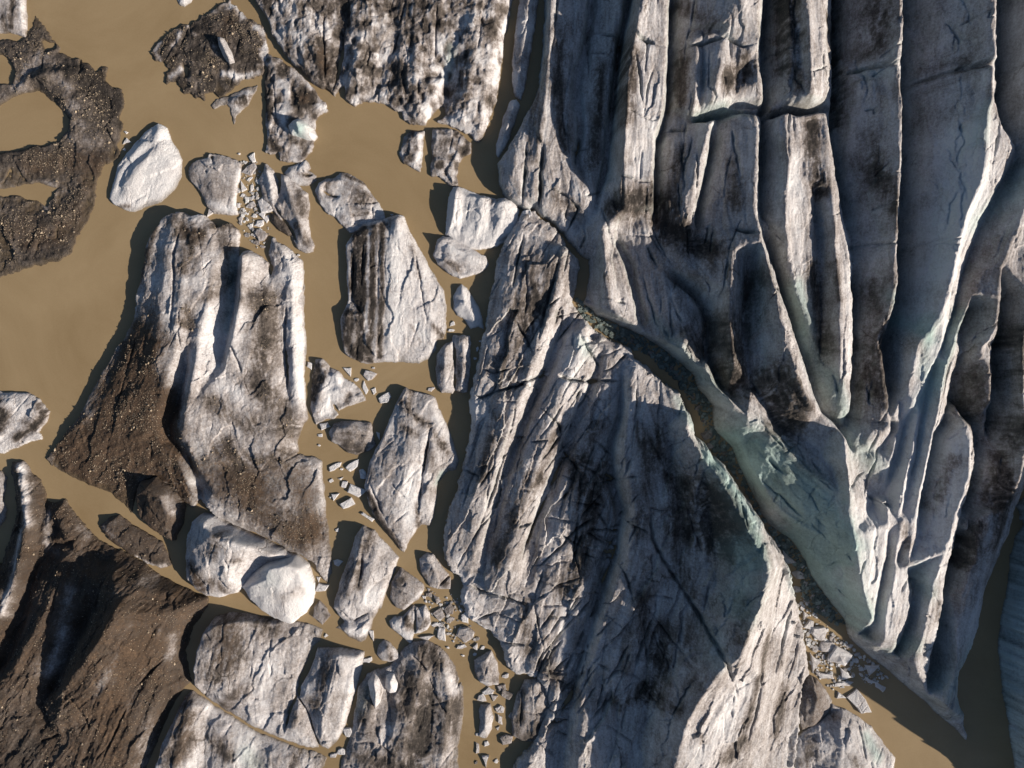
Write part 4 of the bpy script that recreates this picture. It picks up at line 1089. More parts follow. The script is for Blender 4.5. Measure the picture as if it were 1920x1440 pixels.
B('iceberg', 'mottled tapering floe with a dark lump on one side just off the lobed iceberg', 'ice floe', "812,242 845,240 865,250 882,268 880,285 870,293 860,303 855,325 857,345 845,347 833,335 822,328 809,328 808,310 810,290 807,265", ["c820,252,2 850,255,2 865,275,1.8 850,300,1.5 845,335,1", "818,300,1.7 822,318,1.2"], dirt=[('d', .5, 7, "875,280 868,290"), ('d', .4, 8, "825,310"), ('d', .25, 14, "840,270")], base=.28, mottle=.35, mscale=.8, pit=.25, amp=.2, zdef=.9, jag=.3, seed=44)
B('iceberg', 'blocky white ribbed iceberg wedged against the tip of the glacier margin', 'iceberg', "850,350 860,350 900,365 930,372 945,370 962,375 972,390 970,420 965,440 940,455 920,465 880,465 858,455 845,445 836,438 838,410 840,370",
  ["c855,358,3.4 850,400,3.2 842,432,2", "872,366,2.3 868,400,2.2 862,440,1.6", "c905,372,3 900,410,3 895,450,1.6", "c945,378,3.2 940,410,3 925,450,1.6", "920,380,2.4 915,430,2"], cracks=[(.4, 3, "858,360,3 852,420,2.6"), (.3, 3, "880,372,2.6 872,410,2.4"), (.4, 3, "925,385,2.5 935,372,2")], dirt=[('d', .3, 6, "935,375 920,378"), ('d', .25, 5, "960,440 940,450")], base=.06, mottle=.12, mat=MAT_F, amp=.16, streak=.06, sdir=75, zdef=1.3, jag=.25, seed=45)
B('iceberg', 'rounded shell-like berg with a white shoulder under the ribbed white iceberg', 'iceberg', "830,443 852,445 862,455 885,467 910,480 915,495 905,507 885,515 862,521 840,510 822,495 813,478 815,462 820,450", ["c826,450,2.6 845,465,2.5 880,480,2.3 905,492,1.6", "835,485,1.8 865,505,1.3", "850,450,1.6"], dirt=[('d', .25, 12, "860,505 840,495"), ('d', -.2, 8, "830,460 870,475")], base=.17, mottle=.15, amp=.12, streak=.06, sdir=-25, zdef=1.1, jag=.2, seed=46)
B('iceberg', 'clean white spear-shaped floe pointing along the calving slab', 'ice floe', "865,532 875,540 885,555 897,575 905,597 907,617 896,612 882,618 872,600 857,590 849,580 850,555 857,540", ["c866,540,1.5 872,570,1.5 890,600,1.2"], dirt=[('d', .2, 4, "858,562 857,568")], base=.04, mottle=.08, mat=MAT_F, amp=.08, zdef=.5, jag=.15, seed=47)
B('iceberg', 'twin grey ice blocks split by a straight groove beside the calving slab', 'iceberg', "850,628 880,630 882,660 880,700 875,735 860,735 852,730 848,738 828,735 820,720 817,690 819,665 835,645 848,640", ["c836,650,2 834,690,2.1 836,728,1.5", "850,640,1.1 852,690,.9 853,732,.6", "c868,638,2.1 868,690,2 866,728,1.4"], cracks=[(1, 4, "850,636,1.4 852,690,1.4 852,735,1")], dirt=[('d', .25, 10, "862,690 860,730"), ('d', .2, 9, "828,690")], base=.25, mottle=.15, amp=.12, streak=.08, zdef=1, jag=.2, seed=48)
B('iceberg', 'upright barrel-shaped iceberg half striped with black bands, half white', 'iceberg',
  """745,402,2 755,405,1.6 765,430,1.2 780,455,.8 795,480,.6 805,500,.6 822,530,.6 832,545,.6 838,580,.5 836,620,.4 830,635,.5 820,637,.4 818,655,.3 805,672,.3 785,682,.2 750,680,.3 717,680,.4 690,682,.8 675,680,.9 655,668,1.1 645,660,1.2 640,630,1.5 638,600,1.5 645,580,1.6
  653,565,1.8 650,520,2 650,480,2 648,460,2 660,440,2 680,420,2 700,415,2.2 720,410,2.2""",
  ["c746,412,4.6 742,460,5 738,520,5 733,590,4.4 728,650,2.6", "690,428,3.6 685,500,3.8 680,580,3.4 675,650,2", "c700,425,4 697,500,4.2 692,580,3.8 688,655,2.2", "662,450,2.8 660,540,2.8 664,580,2.2", "c650,590,2.5 652,640,1.9", "758,430,3.8 766,470,3.8 780,530,3.4 790,590,2.8 790,640,1.6", "c766,440,3.4 782,490,3.4 800,550,2.8 812,610,2 812,640,1.2", "808,530,2 822,590,1.6"],
  cracks=[(.5, 3, "770,455,3.4 782,510,3.4 790,560,3 800,610,2.4"), (.8, 4, "658,470,2.6 655,560,2.4 668,575,2.4 682,600,2.6"), (.4, 3, "676,440,3.4 672,540,3.4"), (.3, 3, "706,440,4 702,560,4")],
  dirt=[('d', .9, 11, "668,440 664,540 670,560"), ('d', .9, 9, "682,430 678,560 676,670"), ('d', .8, 7, "700,425 698,560 692,675"), ('d', .8, 11, "655,590 650,640 665,665"), ('d', .6, 6, "716,420 716,560 712,670"), ('d', .3, 5, "772,460 786,520"), ('d', .35, 5, "812,610 828,630"), ('d', .2, 3, "790,640 770,610"), ('d', -.2, 14, "745,440 745,640"), ('d', -.3, 5, "690,440 688,620"), ('d', .3, 8, "735,415 720,425")],
  base=.12, mottle=.12, amp=.12, streak=.06, sdir=89, soft=1.8, jag=.2, seed=49, zk=.42)
B('iceberg', 'triangular floe with a dark slate flank, white foot and bitten edge', 'iceberg', "592,675 603,672 620,690 635,695 645,710 665,720 685,745 687,752 665,757 650,762 635,768 628,758 618,752 625,768 632,778 625,785 605,788 592,795 585,780 582,765 584,720 588,690", ["c600,680,1.9 612,705,2 600,740,1.8 592,770,1.4", "c630,705,1.9 640,730,1.9 665,745,1.4", "618,735,1.4 612,770,1.2"], dirt=[('d', .6, 10, "598,685 592,720 588,745"), ('d', .45, 7, "612,695 602,715"), ('d', .3, 6, "655,740 648,755"), ('d', -.3, 8, "630,710 620,745 610,775")], base=.15, mottle=.25, amp=.18, streak=.06, sdir=60, zdef=.7, jag=.25, seed=50)
B('iceberg', 'squat grey banded floe between the huge furrowed iceberg and the cracked diamond berg', 'ice floe', "625,795 640,790 665,790 695,793 700,815 703,835 690,845 668,853 650,848 635,835 620,828 617,812", ["c630,805,1.7 660,802,1.9 690,808,1.6", "660,830,1.2 680,838,1"], dirt=[('d', .35, 10, "645,840 680,845"), ('d', .25, 6, "640,810 655,812")], base=.35, mottle=.25, amp=.16, streak=.06, sdir=0, zdef=.8, jag=.2, seed=51)
B('iceberg', 'large cracked diamond-shaped iceberg with a dirty cross band, its point ending in dark layers', 'iceberg',
  """760,728,1.6 775,735,1.2 795,738,1 815,745,.8 822,765,.6 835,790,.5 845,815,.4 850,830,.4 862,865,.2 855,880,.3 840,885,.3 830,895,.3 822,905,.4 818,940,.4 812,970,.5 805,985,.5 790,985,.6 780,995,.6 770,1010,.6 765,1020,.6 758,1036,.4 750,1031,.6 735,1010,1 715,985,1.3 700,965,1.6 690,940,1.8 683,912,2 690,880,2
  700,850,2.2 715,825,2.2 725,800,2.2 738,770,2 748,745,1.8""",
  ["c762,740,2.4 768,790,3.2 765,850,3.6 755,910,3.5 752,970,2.4 756,1010,1.3", "808,760,1.9 806,810,2.3 796,870,2.3 786,930,2 785,960,1.4", "c820,790,1.8 815,840,2.3 808,880,2 800,940,1.6", "720,860,3 715,920,2.9 730,985,1.9", "840,850,1.1"],
  cracks=[(1.2, 4, "806,800,2.2 797,850,2.2 788,910,2 784,940,2 787,965,1.6"), (.4, 3, "750,760,2.6 785,790,2.6 812,795,2"), (.5, 4, "690,905,2.2 715,965,1.8 750,1025,1"), (.3, 3, "725,905,3 760,940,2.6"), (.4, 3, "780,865,2.6 795,880,2.4")],
  dirt=[('d', .4, 8, "750,752 780,785 808,800 830,835"), ('d', .35, 10, "760,800 775,815"), ('d', .5, 6, "690,925 712,975 750,1025"), ('d', .3, 10, "842,850 825,830"), ('d', .25, 10, "812,880 805,850"), ('d', .3, 5, "780,945 785,985"), ('d', -.2, 14, "770,900 765,980"), ('d', .25, 7, "770,735 765,760"), ('c', .5, 7, "830,888 822,905")], base=.18, mottle=.2, amp=.14, streak=.06, sdir=60, jag=.2, seed=52)
B('iceberg', 'mottled grey and white berg with a dark wet rim, stranded off the dirt slope', 'iceberg', "-60,735 0,735 55,737 75,750 82,765 90,772 85,790 70,810 75,822 50,830 20,842 5,850 -60,855", ["c-40,760,2.2 20,755,2.3 55,765,2 70,785,1.4", "0,815,1.6 30,820,1.2"], dirt=[('d', .6, 12, "-10,760 5,780 -5,805"), ('d', .55, 8, "80,780 60,805 30,820"), ('d', .4, 8, "70,760 84,772"), ('d', .3, 7, "40,790 60,800")], base=.15, mottle=.25, amp=.15, streak=.08, sdir=45, zdef=.8, jag=.3, seed=53)
B('iceberg', 'small block of dark-striped ice above the flooded grit berg', 'iceberg', "-40,-20 10,-30 45,-10 46,20 48,45 46,68 30,62 15,58 -40,62", ["c10,-10,1.8 12,30,1.9 20,55,1.4", "c36,-5,1.6 40,30,1.7 40,58,1.1"], dirt=[('d', .5, 5, "22,0 20,50"), ('d', .4, 5, "5,30 12,60"), ('d', -.2, 5, "42,5 44,50")], base=.25, mottle=.2, amp=.15, streak=.06, zdef=.9, jag=.2, seed=54)
B('iceberg', 'white ice tip poking out of open brown water above the dark grit floe', 'ice floe', "330,-20 365,-20 358,2 345,12 336,8 332,0", ["345,-10,1"], base=.05, mottle=.1, zdef=.4, jag=.15, seed=55)
B('iceberg', 'low flooded berg buried in speckled grit with pools of brown water inside', 'iceberg',
  """66,30,.2 80,46,.3 98,75,.5 112,98,.5 125,108,.5 145,108,.5 165,118,.5 180,132,.5 200,127,.4 195,150,.6 212,163,.6 225,165,.6 233,175,.6 232,195,.6 222,220,.6 223,245,.6 222,280,.4 215,300,.3 190,320,.3 180,345,.3 176,375,.3
  172,400,.3 155,425,.3 140,455,.3 130,475,.3 115,490,.2 70,500,.2 30,510,.2 0,520,.2 -90,530,.2 -90,65,.5 0,76,.5 30,74,.5 55,70,.5 62,50,.4""",
  ["c62,150,2.4 80,139,3.2 125,133,2.8 165,140,1.8 200,160,1.2", "50,138,1 85,118,1.1 130,118,1", "70,100,1.3 110,115,1.1", "c100,165,2 140,195,1.8 170,220,1.3 200,215,1.1", "150,250,1.2 200,250,1", "c-60,300,.9 60,295,.9 150,300,.9 190,310,.6", "-60,362,.3 20,357,.25 70,354,.25 108,352,.3", "c-60,430,1 60,420,1.1 120,400,1.1 150,360,.9", "30,110,1 20,170,.8"],
  holes=[(-.5, "-90,205 0,197 20,185 55,170 72,166 84,180 100,193 118,208 125,222 124,245 110,260 100,268 70,272 0,285 -90,290"), (-.25, "-90,354 0,352 40,344 80,344 108,350 98,368 84,384 72,378 40,368 0,366 -90,368"), (-.3, "78,76 100,78 104,90 92,93 80,84"), (-.4, "-90,95 5,100 18,115 26,135 18,155 -90,165")],
  dirt=[('d', -.38, 15, "-60,360 20,357 70,352 105,352"), ('d', -.32, 9, "80,375 86,390"), ('b', -.8, 16, "-60,360 20,357 105,352"), ('b', .5, 26, "60,310 180,300 170,340"), ('b', .45, 24, "150,400 110,440 60,450"), ('b', .3, 20, "0,450 60,400"), ('d', -.3, 18, "40,160 55,120 80,105 100,120"), ('d', -.3, 16, "110,150 125,165 135,200"), ('d', -.25, 20, "150,240 180,260 130,260"), ('d', -.15, 16, "0,180 20,170"), ('d', .3, 24, "160,140 200,190")],
  base=.88, mottle=.25, mscale=.5, amp=.2, scale=.8, jag=.7, jscale=1.6, gravel=5000, seed=56, rnd=.1)
B('iceberg', 'huge furrowed iceberg, pale above with a dirt-covered flank sloping into the lake', 'iceberg',
  """275,455,3 300,412,3.4 320,402,3.4 338,398,3 350,405,3 375,403,2.6 395,417,2.4 405,428,2.2 415,418,2.2 430,418,2 443,430,1.8 446,450,1.4 447,480,.6 455,472,1.6 468,470,1.6 487,480,1.4 500,492,1.2 506,518,.8 511,505,.8 504,475,1 510,447,1
  525,455,.8 548,470,.6 566,487,.4 571,520,.3 571,600,.3 575,640,.3 571,690,.2 575,760,.2 578,785,.2 568,800,.3 556,830,.4 560,850,.4 585,855,.4 605,865,.3 607,900,.3 612,960,.3 617,1010,.3 621,1060,.3 617,1095,.3 607,1090,.5
  598,1070,1.4 580,1050,2 545,1035,2.2 520,1020,2.4 480,1000,2.6 440,985,2.8 400,962,3 385,945,2.6 372,935,1.6 358,950,1.2 340,940,1 318,912,1 290,893,1 262,905,.8 250,935,.6 245,958,.3 235,945,.3 205,922,.2 170,910,.2 130,892,.2 95,872,.2 84,860,.6 110,830,1.2 140,790,1.6 170,740,1.6 190,700,1.8 215,660,1.9
  235,630,2 250,600,2.2 262,520,2.4""",
  ["c300,430,3.4 294,500,4 284,600,4.6 262,690,4.8 218,760,3.8 160,820,2.6 110,855,1.2", "c320,412,4.6 345,470,6 340,560,6.8 335,640,6.6 315,720,6 290,790,5", "312,430,4.6 310,500,5.4 300,600,6 285,680,6.2", "c395,425,3.6 400,500,5.2 390,570,6 372,640,6.2 362,690,6.2",
   "350,600,5.6 356,640,5 345,700,2 330,760,1 315,800,1 322,830,1.2 345,860,1.4", "c365,680,7.6 348,770,7.8 342,815,7 370,870,5.4", "442,440,1.4 443,500,.8 436,580,.8 420,660,1.6 405,690,4", "c454,478,6.4 450,560,7.2 436,630,7 420,700,5.4 440,780,5.2 480,860,4.8",
   "c525,462,2.4 545,500,2.8 548,560,2.8 550,640,2.6 556,720,2.4 562,780,1.8", "508,520,1.4 520,580,2 528,640,1.7 535,700,1.4 540,750,1.6", "500,560,3.8 505,700,4 520,790,3.8", "300,830,3.4 250,850,2.6 200,880,1.4", "c330,850,3.8 350,900,3.4 362,925,2.6",
   "355,860,1.5 366,900,.9 376,930,.6", "c375,880,4.4 400,920,4.6 450,950,4.6 510,985,4.2 570,1020,3.4", "540,880,3.6 575,940,3 590,1010,2.4", "520,850,4 570,880,2.4", "230,800,3.6 270,740,5.4"],
  cracks=[(.5, 4, "328,410,4 312,470,5 305,560,6 300,640,6"), (.4, 3, "360,500,6 380,480,5.4"), (.4, 3, "320,560,6 318,720,5.6"), (.8, 5, "533,560,2 530,650,1.6 538,740,1.6"), (.5, 4, "420,640,5 440,700,5.4"), (.3, 3, "450,790,5 490,800,5"), (.5, 4, "235,620,5 215,700,5 200,760,4.6"), (.5, 4, "560,848,1 540,860,3 520,870,4")],
  dirt=[('b', .9, 40, "120,850 170,885 240,930"), ('d', .5, 40, "120,850 170,885 240,930"), ('b', .9, 60, "270,640 240,720 200,800"), ('b', .9, 55, "280,760 250,840 180,870"), ('b', .8, 40, "320,800 330,870"), ('b', .7, 28, "300,880 340,900 350,940"), ('b', .6, 40, "390,870 470,950 560,1020"), ('b', .6, 32, "480,900 560,900 590,990"), ('d', .35, 30, "430,900 500,950 580,1000"),
        ('d', .6, 40, "250,660 230,740 170,830"), ('d', .5, 40, "290,760 270,850"), ('d', .5, 18, "335,430 370,440 345,500"), ('b', .35, 14, "345,430 370,445"), ('d', .35, 14, "350,580 360,610 335,600"), ('d', .3, 12, "385,560 400,550"), ('d', .3, 12, "430,460 430,520"), ('d', .4, 10, "290,430 260,520"), ('d', .4, 26, "490,560 505,620 490,680"),
        ('d', .35, 26, "480,720 530,760 540,800"), ('d', .3, 22, "400,760 470,800"), ('d', .35, 24, "420,840 460,870 540,860"), ('d', .4, 10, "400,420 440,420"), ('d', -.25, 24, "540,480 560,600 560,740"), ('d', -.15, 26, "370,520 400,600 380,660"), ('d', -.2, 18, "330,620 320,560"), ('d', -.15, 20, "480,760 400,700"), ('d', -.3, 10, "350,880 365,910"), ('c', .3, 8, "440,480 425,620"),
        ('b', -.5, 10, "345,860 362,905"), ('d', -.35, 12, "505,900 520,905"), ('d', -.2, 20, "410,800 380,860")],
  base=.27, mottle=.22, mscale=.3, amp=.2, scale=1.4, streak=.06, sdir=80, soft=2.0, jag=.4, jscale=1.5, parts='ice_lobe', gravel=4500, seed=61, zk=.5)
B('iceberg', 'dark brown rounded block tucked in the shadowed hollow under the dirt flank', 'iceberg', "262,903 290,897 312,912 328,928 342,952 335,985 320,1012 300,1004 276,986 258,966 252,932", ["c275,915,2.2 300,930,2.4 315,960,2.2 308,990,1.4"], dirt=[('d', -.3, 7, "315,930 325,960"), ('b', -.3, 7, "320,940 328,965")], base=.75, brown=.6, mottle=.2, amp=.2, zdef=.9, jag=.3, gravel=60, seed=62, zk=1.3)
B('iceberg', 'brown wedge of gritty ice with a pale wet rim bridging the two dirt-covered bergs', 'iceberg', "188,986 205,971 222,966 245,985 262,994 282,1004 302,1018 313,1038 319,1060 300,1066 275,1056 245,1041 215,1021 195,1003", ["c205,980,1.8 240,1000,2 280,1025,1.9 305,1050,1.2"], dirt=[('d', -.5, 6, "255,1046 290,1062 310,1060"), ('b', -.6, 6, "255,1046 290,1062 310,1060"), ('d', -.25, 6, "195,990 230,1020")], base=.75, brown=.5, mottle=.2, amp=.2, zdef=.8, jag=.25, gravel=120, seed=63)
B('iceberg', 'domed grey-white iceberg with a brown-stained foot beside the white ice boulder', 'iceberg', "375,967 400,970 430,988 460,1003 500,1020 530,1035 545,1045 500,1055 470,1075 452,1100 440,1112 410,1120 385,1118 365,1105 350,1085 347,1050 350,1005 360,980",
  ["c380,975,3.6 395,1000,4.6 430,1010,4.8 470,1022,4.2 510,1040,3", "c400,1050,4.2 425,1060,4.4 450,1050,4", "360,1030,3 365,1080,2.2", "430,1095,2.2", "465,1060,2.4 450,1085,1.8"], cracks=[(.4, 3, "372,990,3.6 368,1030,3"), (.4, 3, "425,1045,4 430,1065,4")],
  dirt=[('d', .35, 14, "405,1010 400,1040"), ('d', .5, 12, "360,1060 375,1100"), ('b', .5, 10, "360,1070 380,1105"), ('d', .3, 14, "380,1085 420,1105"), ('d', -.15, 14, "390,985 450,1020"), ('d', .3, 10, "440,1050")], base=.15, mottle=.15, amp=.12, zdef=1.3, jag=.2, soft=2, seed=64, zk=1.05)
B('iceberg', 'clean white faceted boulder of ice in front of the domed grey berg', 'iceberg', "500,1054 530,1046 552,1043 575,1060 583,1085 586,1110 582,1132 570,1150 545,1170 530,1166 515,1160 490,1145 470,1125 452,1100 470,1078",
  ["c505,1062,3.6 535,1058,3.8 560,1066,3.4 572,1090,2.6", "c470,1098,2.6 500,1085,3.4 530,1085,3.7 560,1085,3", "520,1110,3.2 545,1120,2.8 540,1150,1.8", "495,1120,2.4"], dirt=[('d', .2, 16, "530,1120 560,1110"), ('d', .2, 10, "520,1150"), ('c', .15, 30, "500,1080")], base=.08, mottle=.12, mat=MAT_F, amp=.08, zdef=1.1, jag=.18, soft=1.8, seed=65, zk=1.0)
B('iceberg', 'mountainous brown iceberg covered in sediment and grit, with a pale spine and deep shadowed gully', 'iceberg',
  """22,868,.4 42,864,.5 52,880,.5 65,895,.5 75,905,.4 88,940,.4 100,945,.4 120,938,.4 132,955,.4 145,970,.4 165,995,.4 190,1018,.4 215,1028,.4 240,1042,.5 270,1055,.4 300,1080,.4 320,1090,.5 345,1105,.6 365,1115,.8 388,1122,.6
  385,1140,.5 372,1160,.4 358,1180,.4 348,1220,.3 354,1260,.2 358,1276,.2 330,1312,.2 310,1352,.2 290,1400,.2 275,1440,.2 260,1560,.2 -130,1560,2 -130,1060,2 0,1062,1 8,1040,.8 20,1000,.8 30,965,.8 28,920,.6 20,885,.5""",
  ["c36,880,1.2 45,930,2.6 50,980,3.4 38,1050,4.4 15,1120,5 -30,1200,5", "70,940,1.8 75,1000,1.6 62,1070,2 40,1150,2.2 0,1250,2.5 -60,1330,3", "c110,960,1.8 130,1010,2.6 120,1060,3.6 95,1120,5 60,1190,5.4 20,1260,5.6 -40,1340,5.6",
   "95,1020,1.2 130,1015,1.4 140,1008,2", "160,1080,3.8 140,1140,4 115,1200,3.6 95,1260,3.2 80,1320,3", "170,1145,3 150,1180,2 120,1240,1.8 98,1290,2 80,1320,3", "c222,1138,9.6 200,1180,10.4 165,1230,9.8 130,1280,7.8 85,1325,4.6", "c388,1123,2 340,1140,4 290,1152,5.8 250,1150,8 222,1138,9.4",
   "c180,1090,4.6 215,1085,5.4 260,1100,5 320,1110,3", "320,1165,4 280,1230,4.8 230,1320,4.6 180,1440,4 150,1560,4", "c300,1290,3.4 270,1370,3 240,1440,3 220,1560,3", "100,1380,4 60,1440,4 0,1500,4"],
  cracks=[(.5, 5, "200,1080,4 180,1120,4 165,1150,4"), (.4, 4, "130,1300,5 160,1380,4.6"), (.4, 4, "60,1400,4 110,1380,4"), (.5, 4, "310,1110,3 305,1130,4"), (.4, 4, "230,1330,4.4 190,1420,4"), (.5, 5, "100,1100,4.6 80,1170,5"), (.4, 4, "300,1240,4.6 240,1300,4.8")],
  dirt=[('d', -.75, 11, "40,875 48,930 50,980"), ('b', -.95, 13, "40,875 48,930 50,980"), ('d', -.6, 10, "40,1000 25,1080 5,1150"), ('b', -.9, 12, "40,1000 25,1080 5,1150"), ('d', -.4, 9, "90,960 88,1030 105,1035"), ('b', -.6, 8, "90,960 92,1020"), ('d', -.4, 18, "130,1110 110,1200 90,1260"), ('b', -.35, 18, "130,1110 110,1200 90,1260"),
        ('d', -.3, 7, "250,1170 215,1240 180,1310"), ('d', -.3, 6, "300,1180 270,1260 235,1340"), ('d', -.35, 10, "285,1080 300,1085"), ('b', -.5, 8, "285,1078 300,1085 330,1100"), ('d', -.35, 14, "210,1250 190,1280"), ('d', -.4, 10, "325,1190 322,1230"), ('b', -.4, 9, "325,1190 322,1230"), ('d', -.35, 22, "270,1360 285,1420 265,1440"), ('b', -.35, 18, "280,1380 285,1430"), ('d', -.3, 8, "150,990 165,1005"), ('b', .3, 40, "270,1200 230,1300 200,1380"), ('d', .2, 30, "60,1380 30,1440"), ('b', -.35, 35, "60,1400 20,1460"), ('d', -.25, 12, "230,1110 250,1090")],
  base=.85, brown=.6, mottle=.25, mscale=.3, amp=.3, scale=1.1, rough=.55, streak=.28, dstreak=.3, sdir=60, soft=1.4, jag=.4, gravel=6000, parts='ice_spur', zk=.8, seed=66)
B('iceberg', 'sliver of dark-rimmed ice off the pale spine of the sediment-covered berg', 'ice floe', "-50,880 0,884 10,896 8,918 4,938 12,956 8,975 -4,990 -50,1000", ["-20,900,1.3 -10,940,1.3"], base=.45, mottle=.3, zdef=.6, jag=.25, seed=67)
B('iceberg', 'long grey iceberg with a brown-dusted crown, hemmed in by narrow water leads', 'iceberg',
  "402,1156,.6 430,1150,.8 460,1152,.9 500,1160,.9 540,1165,.8 580,1170,.5 605,1180,.3 600,1202,.3 585,1212,.4 575,1240,.4 562,1270,.4 556,1300,.6 560,1312,.6 575,1330,.6 588,1375,.6 598,1402,.4 575,1402,.4 540,1390,.5 480,1366,.5 420,1330,.5 380,1302,.6 364,1286,3 362,1260,4.4 368,1220,5 380,1190,4.6 394,1168,3.4",
  ["c408,1172,4.6 392,1220,5.6 382,1270,4.6", "c450,1165,3.6 440,1230,4.6 430,1300,3.4", "c510,1172,2.2 490,1240,2.8 470,1320,2.2 480,1355,1.2", "545,1190,1.6 535,1260,1.5 520,1340,1.2", "c560,1330,2.2 555,1360,2.2 575,1390,1.2", "540,1330,.9 530,1370,.8"],
  cracks=[(.4, 3, "500,1200,2.4 505,1270,2"), (.9, 4, "553,1305,1 540,1340,.9 532,1375,.8")],
  dirt=[('d', .4, 26, "420,1170 440,1230 400,1270"), ('b', .35, 22, "430,1180 420,1240"), ('d', .35, 20, "490,1165 510,1180"), ('d', .25, 14, "450,1290 420,1320"), ('d', -.15, 22, "500,1250 485,1330"), ('d', .2, 14, "555,1350")], base=.25, mottle=.18, amp=.14, streak=.06, sdir=70, jag=.25, seed=68)
B('iceberg', 'tilted prism-shaped iceberg with one bright facet and one dark facet', 'iceberg', "595,1218,1.2 620,1217,1.2 650,1219,1 683,1222,.5 680,1250,.3 672,1280,.3 660,1320,.3 645,1370,.3 632,1390,.3 615,1405,.4 600,1398,.7 590,1375,1 580,1340,1.2 572,1325,1.3 561,1310,1.4 564,1290,1.5 578,1265,1.5 588,1240,1.4",
  ["c636,1226,4.2 626,1270,4.3 616,1310,4 606,1350,3.2 605,1385,1.6", "670,1232,2.8 655,1290,2.6 640,1350,2 630,1380,1.2", "600,1240,2 585,1300,2.2"], cracks=[(.3, 3, "630,1235,3.8 612,1320,3.6"), (.4, 3, "645,1232,3.6 650,1226,3"), (.3, 3, "660,1370,1 640,1380,1")], dirt=[('d', .3, 12, "615,1240 600,1290 590,1320"), ('d', .2, 10, "640,1310 625,1340"), ('d', -.1, 12, "665,1240 640,1340")], base=.2, mottle=.15, amp=.1, streak=.06, sdir=70, jag=.15, soft=1.4, seed=69)  # strokes paint shade on the facet turned from the sun, pale the lit one
B('iceberg', 'low stained berg behind the long narrow lead, its pale bluish top dusted brown', 'iceberg', "360,1294,.4 400,1322,.4 440,1347,.4 480,1372,.4 520,1388,.4 560,1404,.4 600,1412,.4 612,1422,.3 606,1440,.3 600,1560,.4 285,1560,4.6 290,1440,4.6 302,1400,4.4 325,1350,3.8 345,1312,2.4",
  ["c362,1325,3.4 340,1380,5 325,1440,5.2 320,1560,5.2", "c430,1375,2.4 420,1440,2.8 415,1560,2.8", "c540,1420,2.2 530,1470,2.2 530,1560,2.2", "490,1400,1.4 480,1470,1.4", "385,1350,1.8 380,1440,1.9"],
  dirt=[('d', .4, 20, "350,1330 340,1400 320,1430"), ('b', .4, 18, "345,1340 335,1420"), ('d', .35, 14, "405,1390 430,1420"), ('d', .35, 12, "555,1420 550,1440"), ('d', -.15, 20, "460,1400 440,1440"), ('c', .25, 20, "460,1410 480,1440")], base=.25, mottle=.2, amp=.18, jag=.25, streak=.08, sdir=70, seed=70)
B('iceberg', 'large dark cracked iceberg with folded ridges, pale shards resting on its crest', 'iceberg', "775,1205,.8 800,1202,.8 825,1215,.8 840,1230,.6 855,1255,.5 868,1290,.4 870,1330,.4 865,1370,.4 858,1400,.4 860,1440,.4 855,1560,.4 630,1560,.5 640,1430,.5 650,1400,.6 660,1370,.8 665,1330,.9 672,1290,.9 690,1265,.9 710,1255,.9 730,1250,.9 745,1235,.9 760,1215,.9",
  ["c790,1215,2.2 790,1260,3 775,1310,3.2 760,1370,3 750,1440,2.6", "c830,1240,2.2 840,1300,2.4 835,1370,2.2 825,1450,2", "812,1260,1.7 810,1330,1.6 795,1400,1.5", "c715,1270,2.2 700,1310,2.6 685,1370,2.4 675,1400,1.6", "735,1270,1.6 728,1320,1.4 730,1380,1.3", "c735,1380,2.3 710,1410,2.2 690,1440,2", "c745,1330,2.6 735,1300,2.4"],
  cracks=[(.7, 4, "770,1235,2.4 800,1265,2.2"), (.5, 3, "800,1265,2 815,1310,2 840,1350,2"), (.5, 3, "690,1310,2 700,1335,2"), (.6, 4, "660,1400,1.6 700,1400,2 740,1425,2"), (.5, 3, "728,1330,2 732,1380,2"), (.5, 3, "800,1330,2 840,1320,2")],
  dirt=[('d', .45, 14, "800,1220 820,1240"), ('d', .45, 16, "770,1280 760,1330"), ('d', .5, 22, "800,1310 790,1380 780,1430"), ('d', .35, 16, "690,1430 760,1440"), ('d', .3, 16, "850,1320 850,1370"), ('d', .3, 9, "680,1350"), ('d', -.25, 12, "835,1255 850,1290"), ('d', -.25, 14, "735,1370 720,1390"), ('c', .25, 14, "690,1290 670,1330")], base=.36, mottle=.25, amp=.2, streak=.06, sdir=75, jag=.25, mat=MAT_D, seed=71)
B('iceberg', 'tall grey iceberg with a dented face and a broken white foot', 'iceberg', "680,988,1.6 700,997,1.4 712,1010,1 725,1022,.8 748,1045,.5 743,1065,.3 735,1085,.3 725,1110,.3 715,1140,.3 700,1160,.3 697,1178,.2 685,1202,.2 675,1205,.3 655,1195,.3 640,1182,.3 629,1178,.3 640,1170,.4 645,1166,.5 635,1156,.8 625,1140,1 628,1125,1.3 640,1085,1.6 655,1045,1.7 665,1010,1.7",
  ["c682,1000,3 672,1050,3.4 655,1100,3.2 645,1135,2", "678,1042,2.6 674,1070,2.4 672,1100,2.6", "c705,1030,3 695,1080,3.1 680,1130,2.4", "735,1055,1.8 718,1100,1.6 700,1145,1", "650,1160,.8 675,1155,.7 695,1150,.6", "c655,1178,1.4 680,1175,1.5 690,1165,1"],
  cracks=[(.8, 4, "630,1140,1 650,1160,.9 665,1165,.9 690,1150,.8"), (.5, 4, "676,1045,2.8 673,1090,2.6")], dirt=[('d', .35, 12, "695,1005 685,1030"), ('d', .35, 8, "675,1055 672,1100"), ('d', .2, 12, "660,1060 645,1110"), ('d', -.25, 12, "690,1130 710,1110"), ('d', -.3, 10, "650,1185 685,1185")], base=.22, mottle=.13, amp=.13, streak=.06, sdir=70, jag=.18, seed=72)
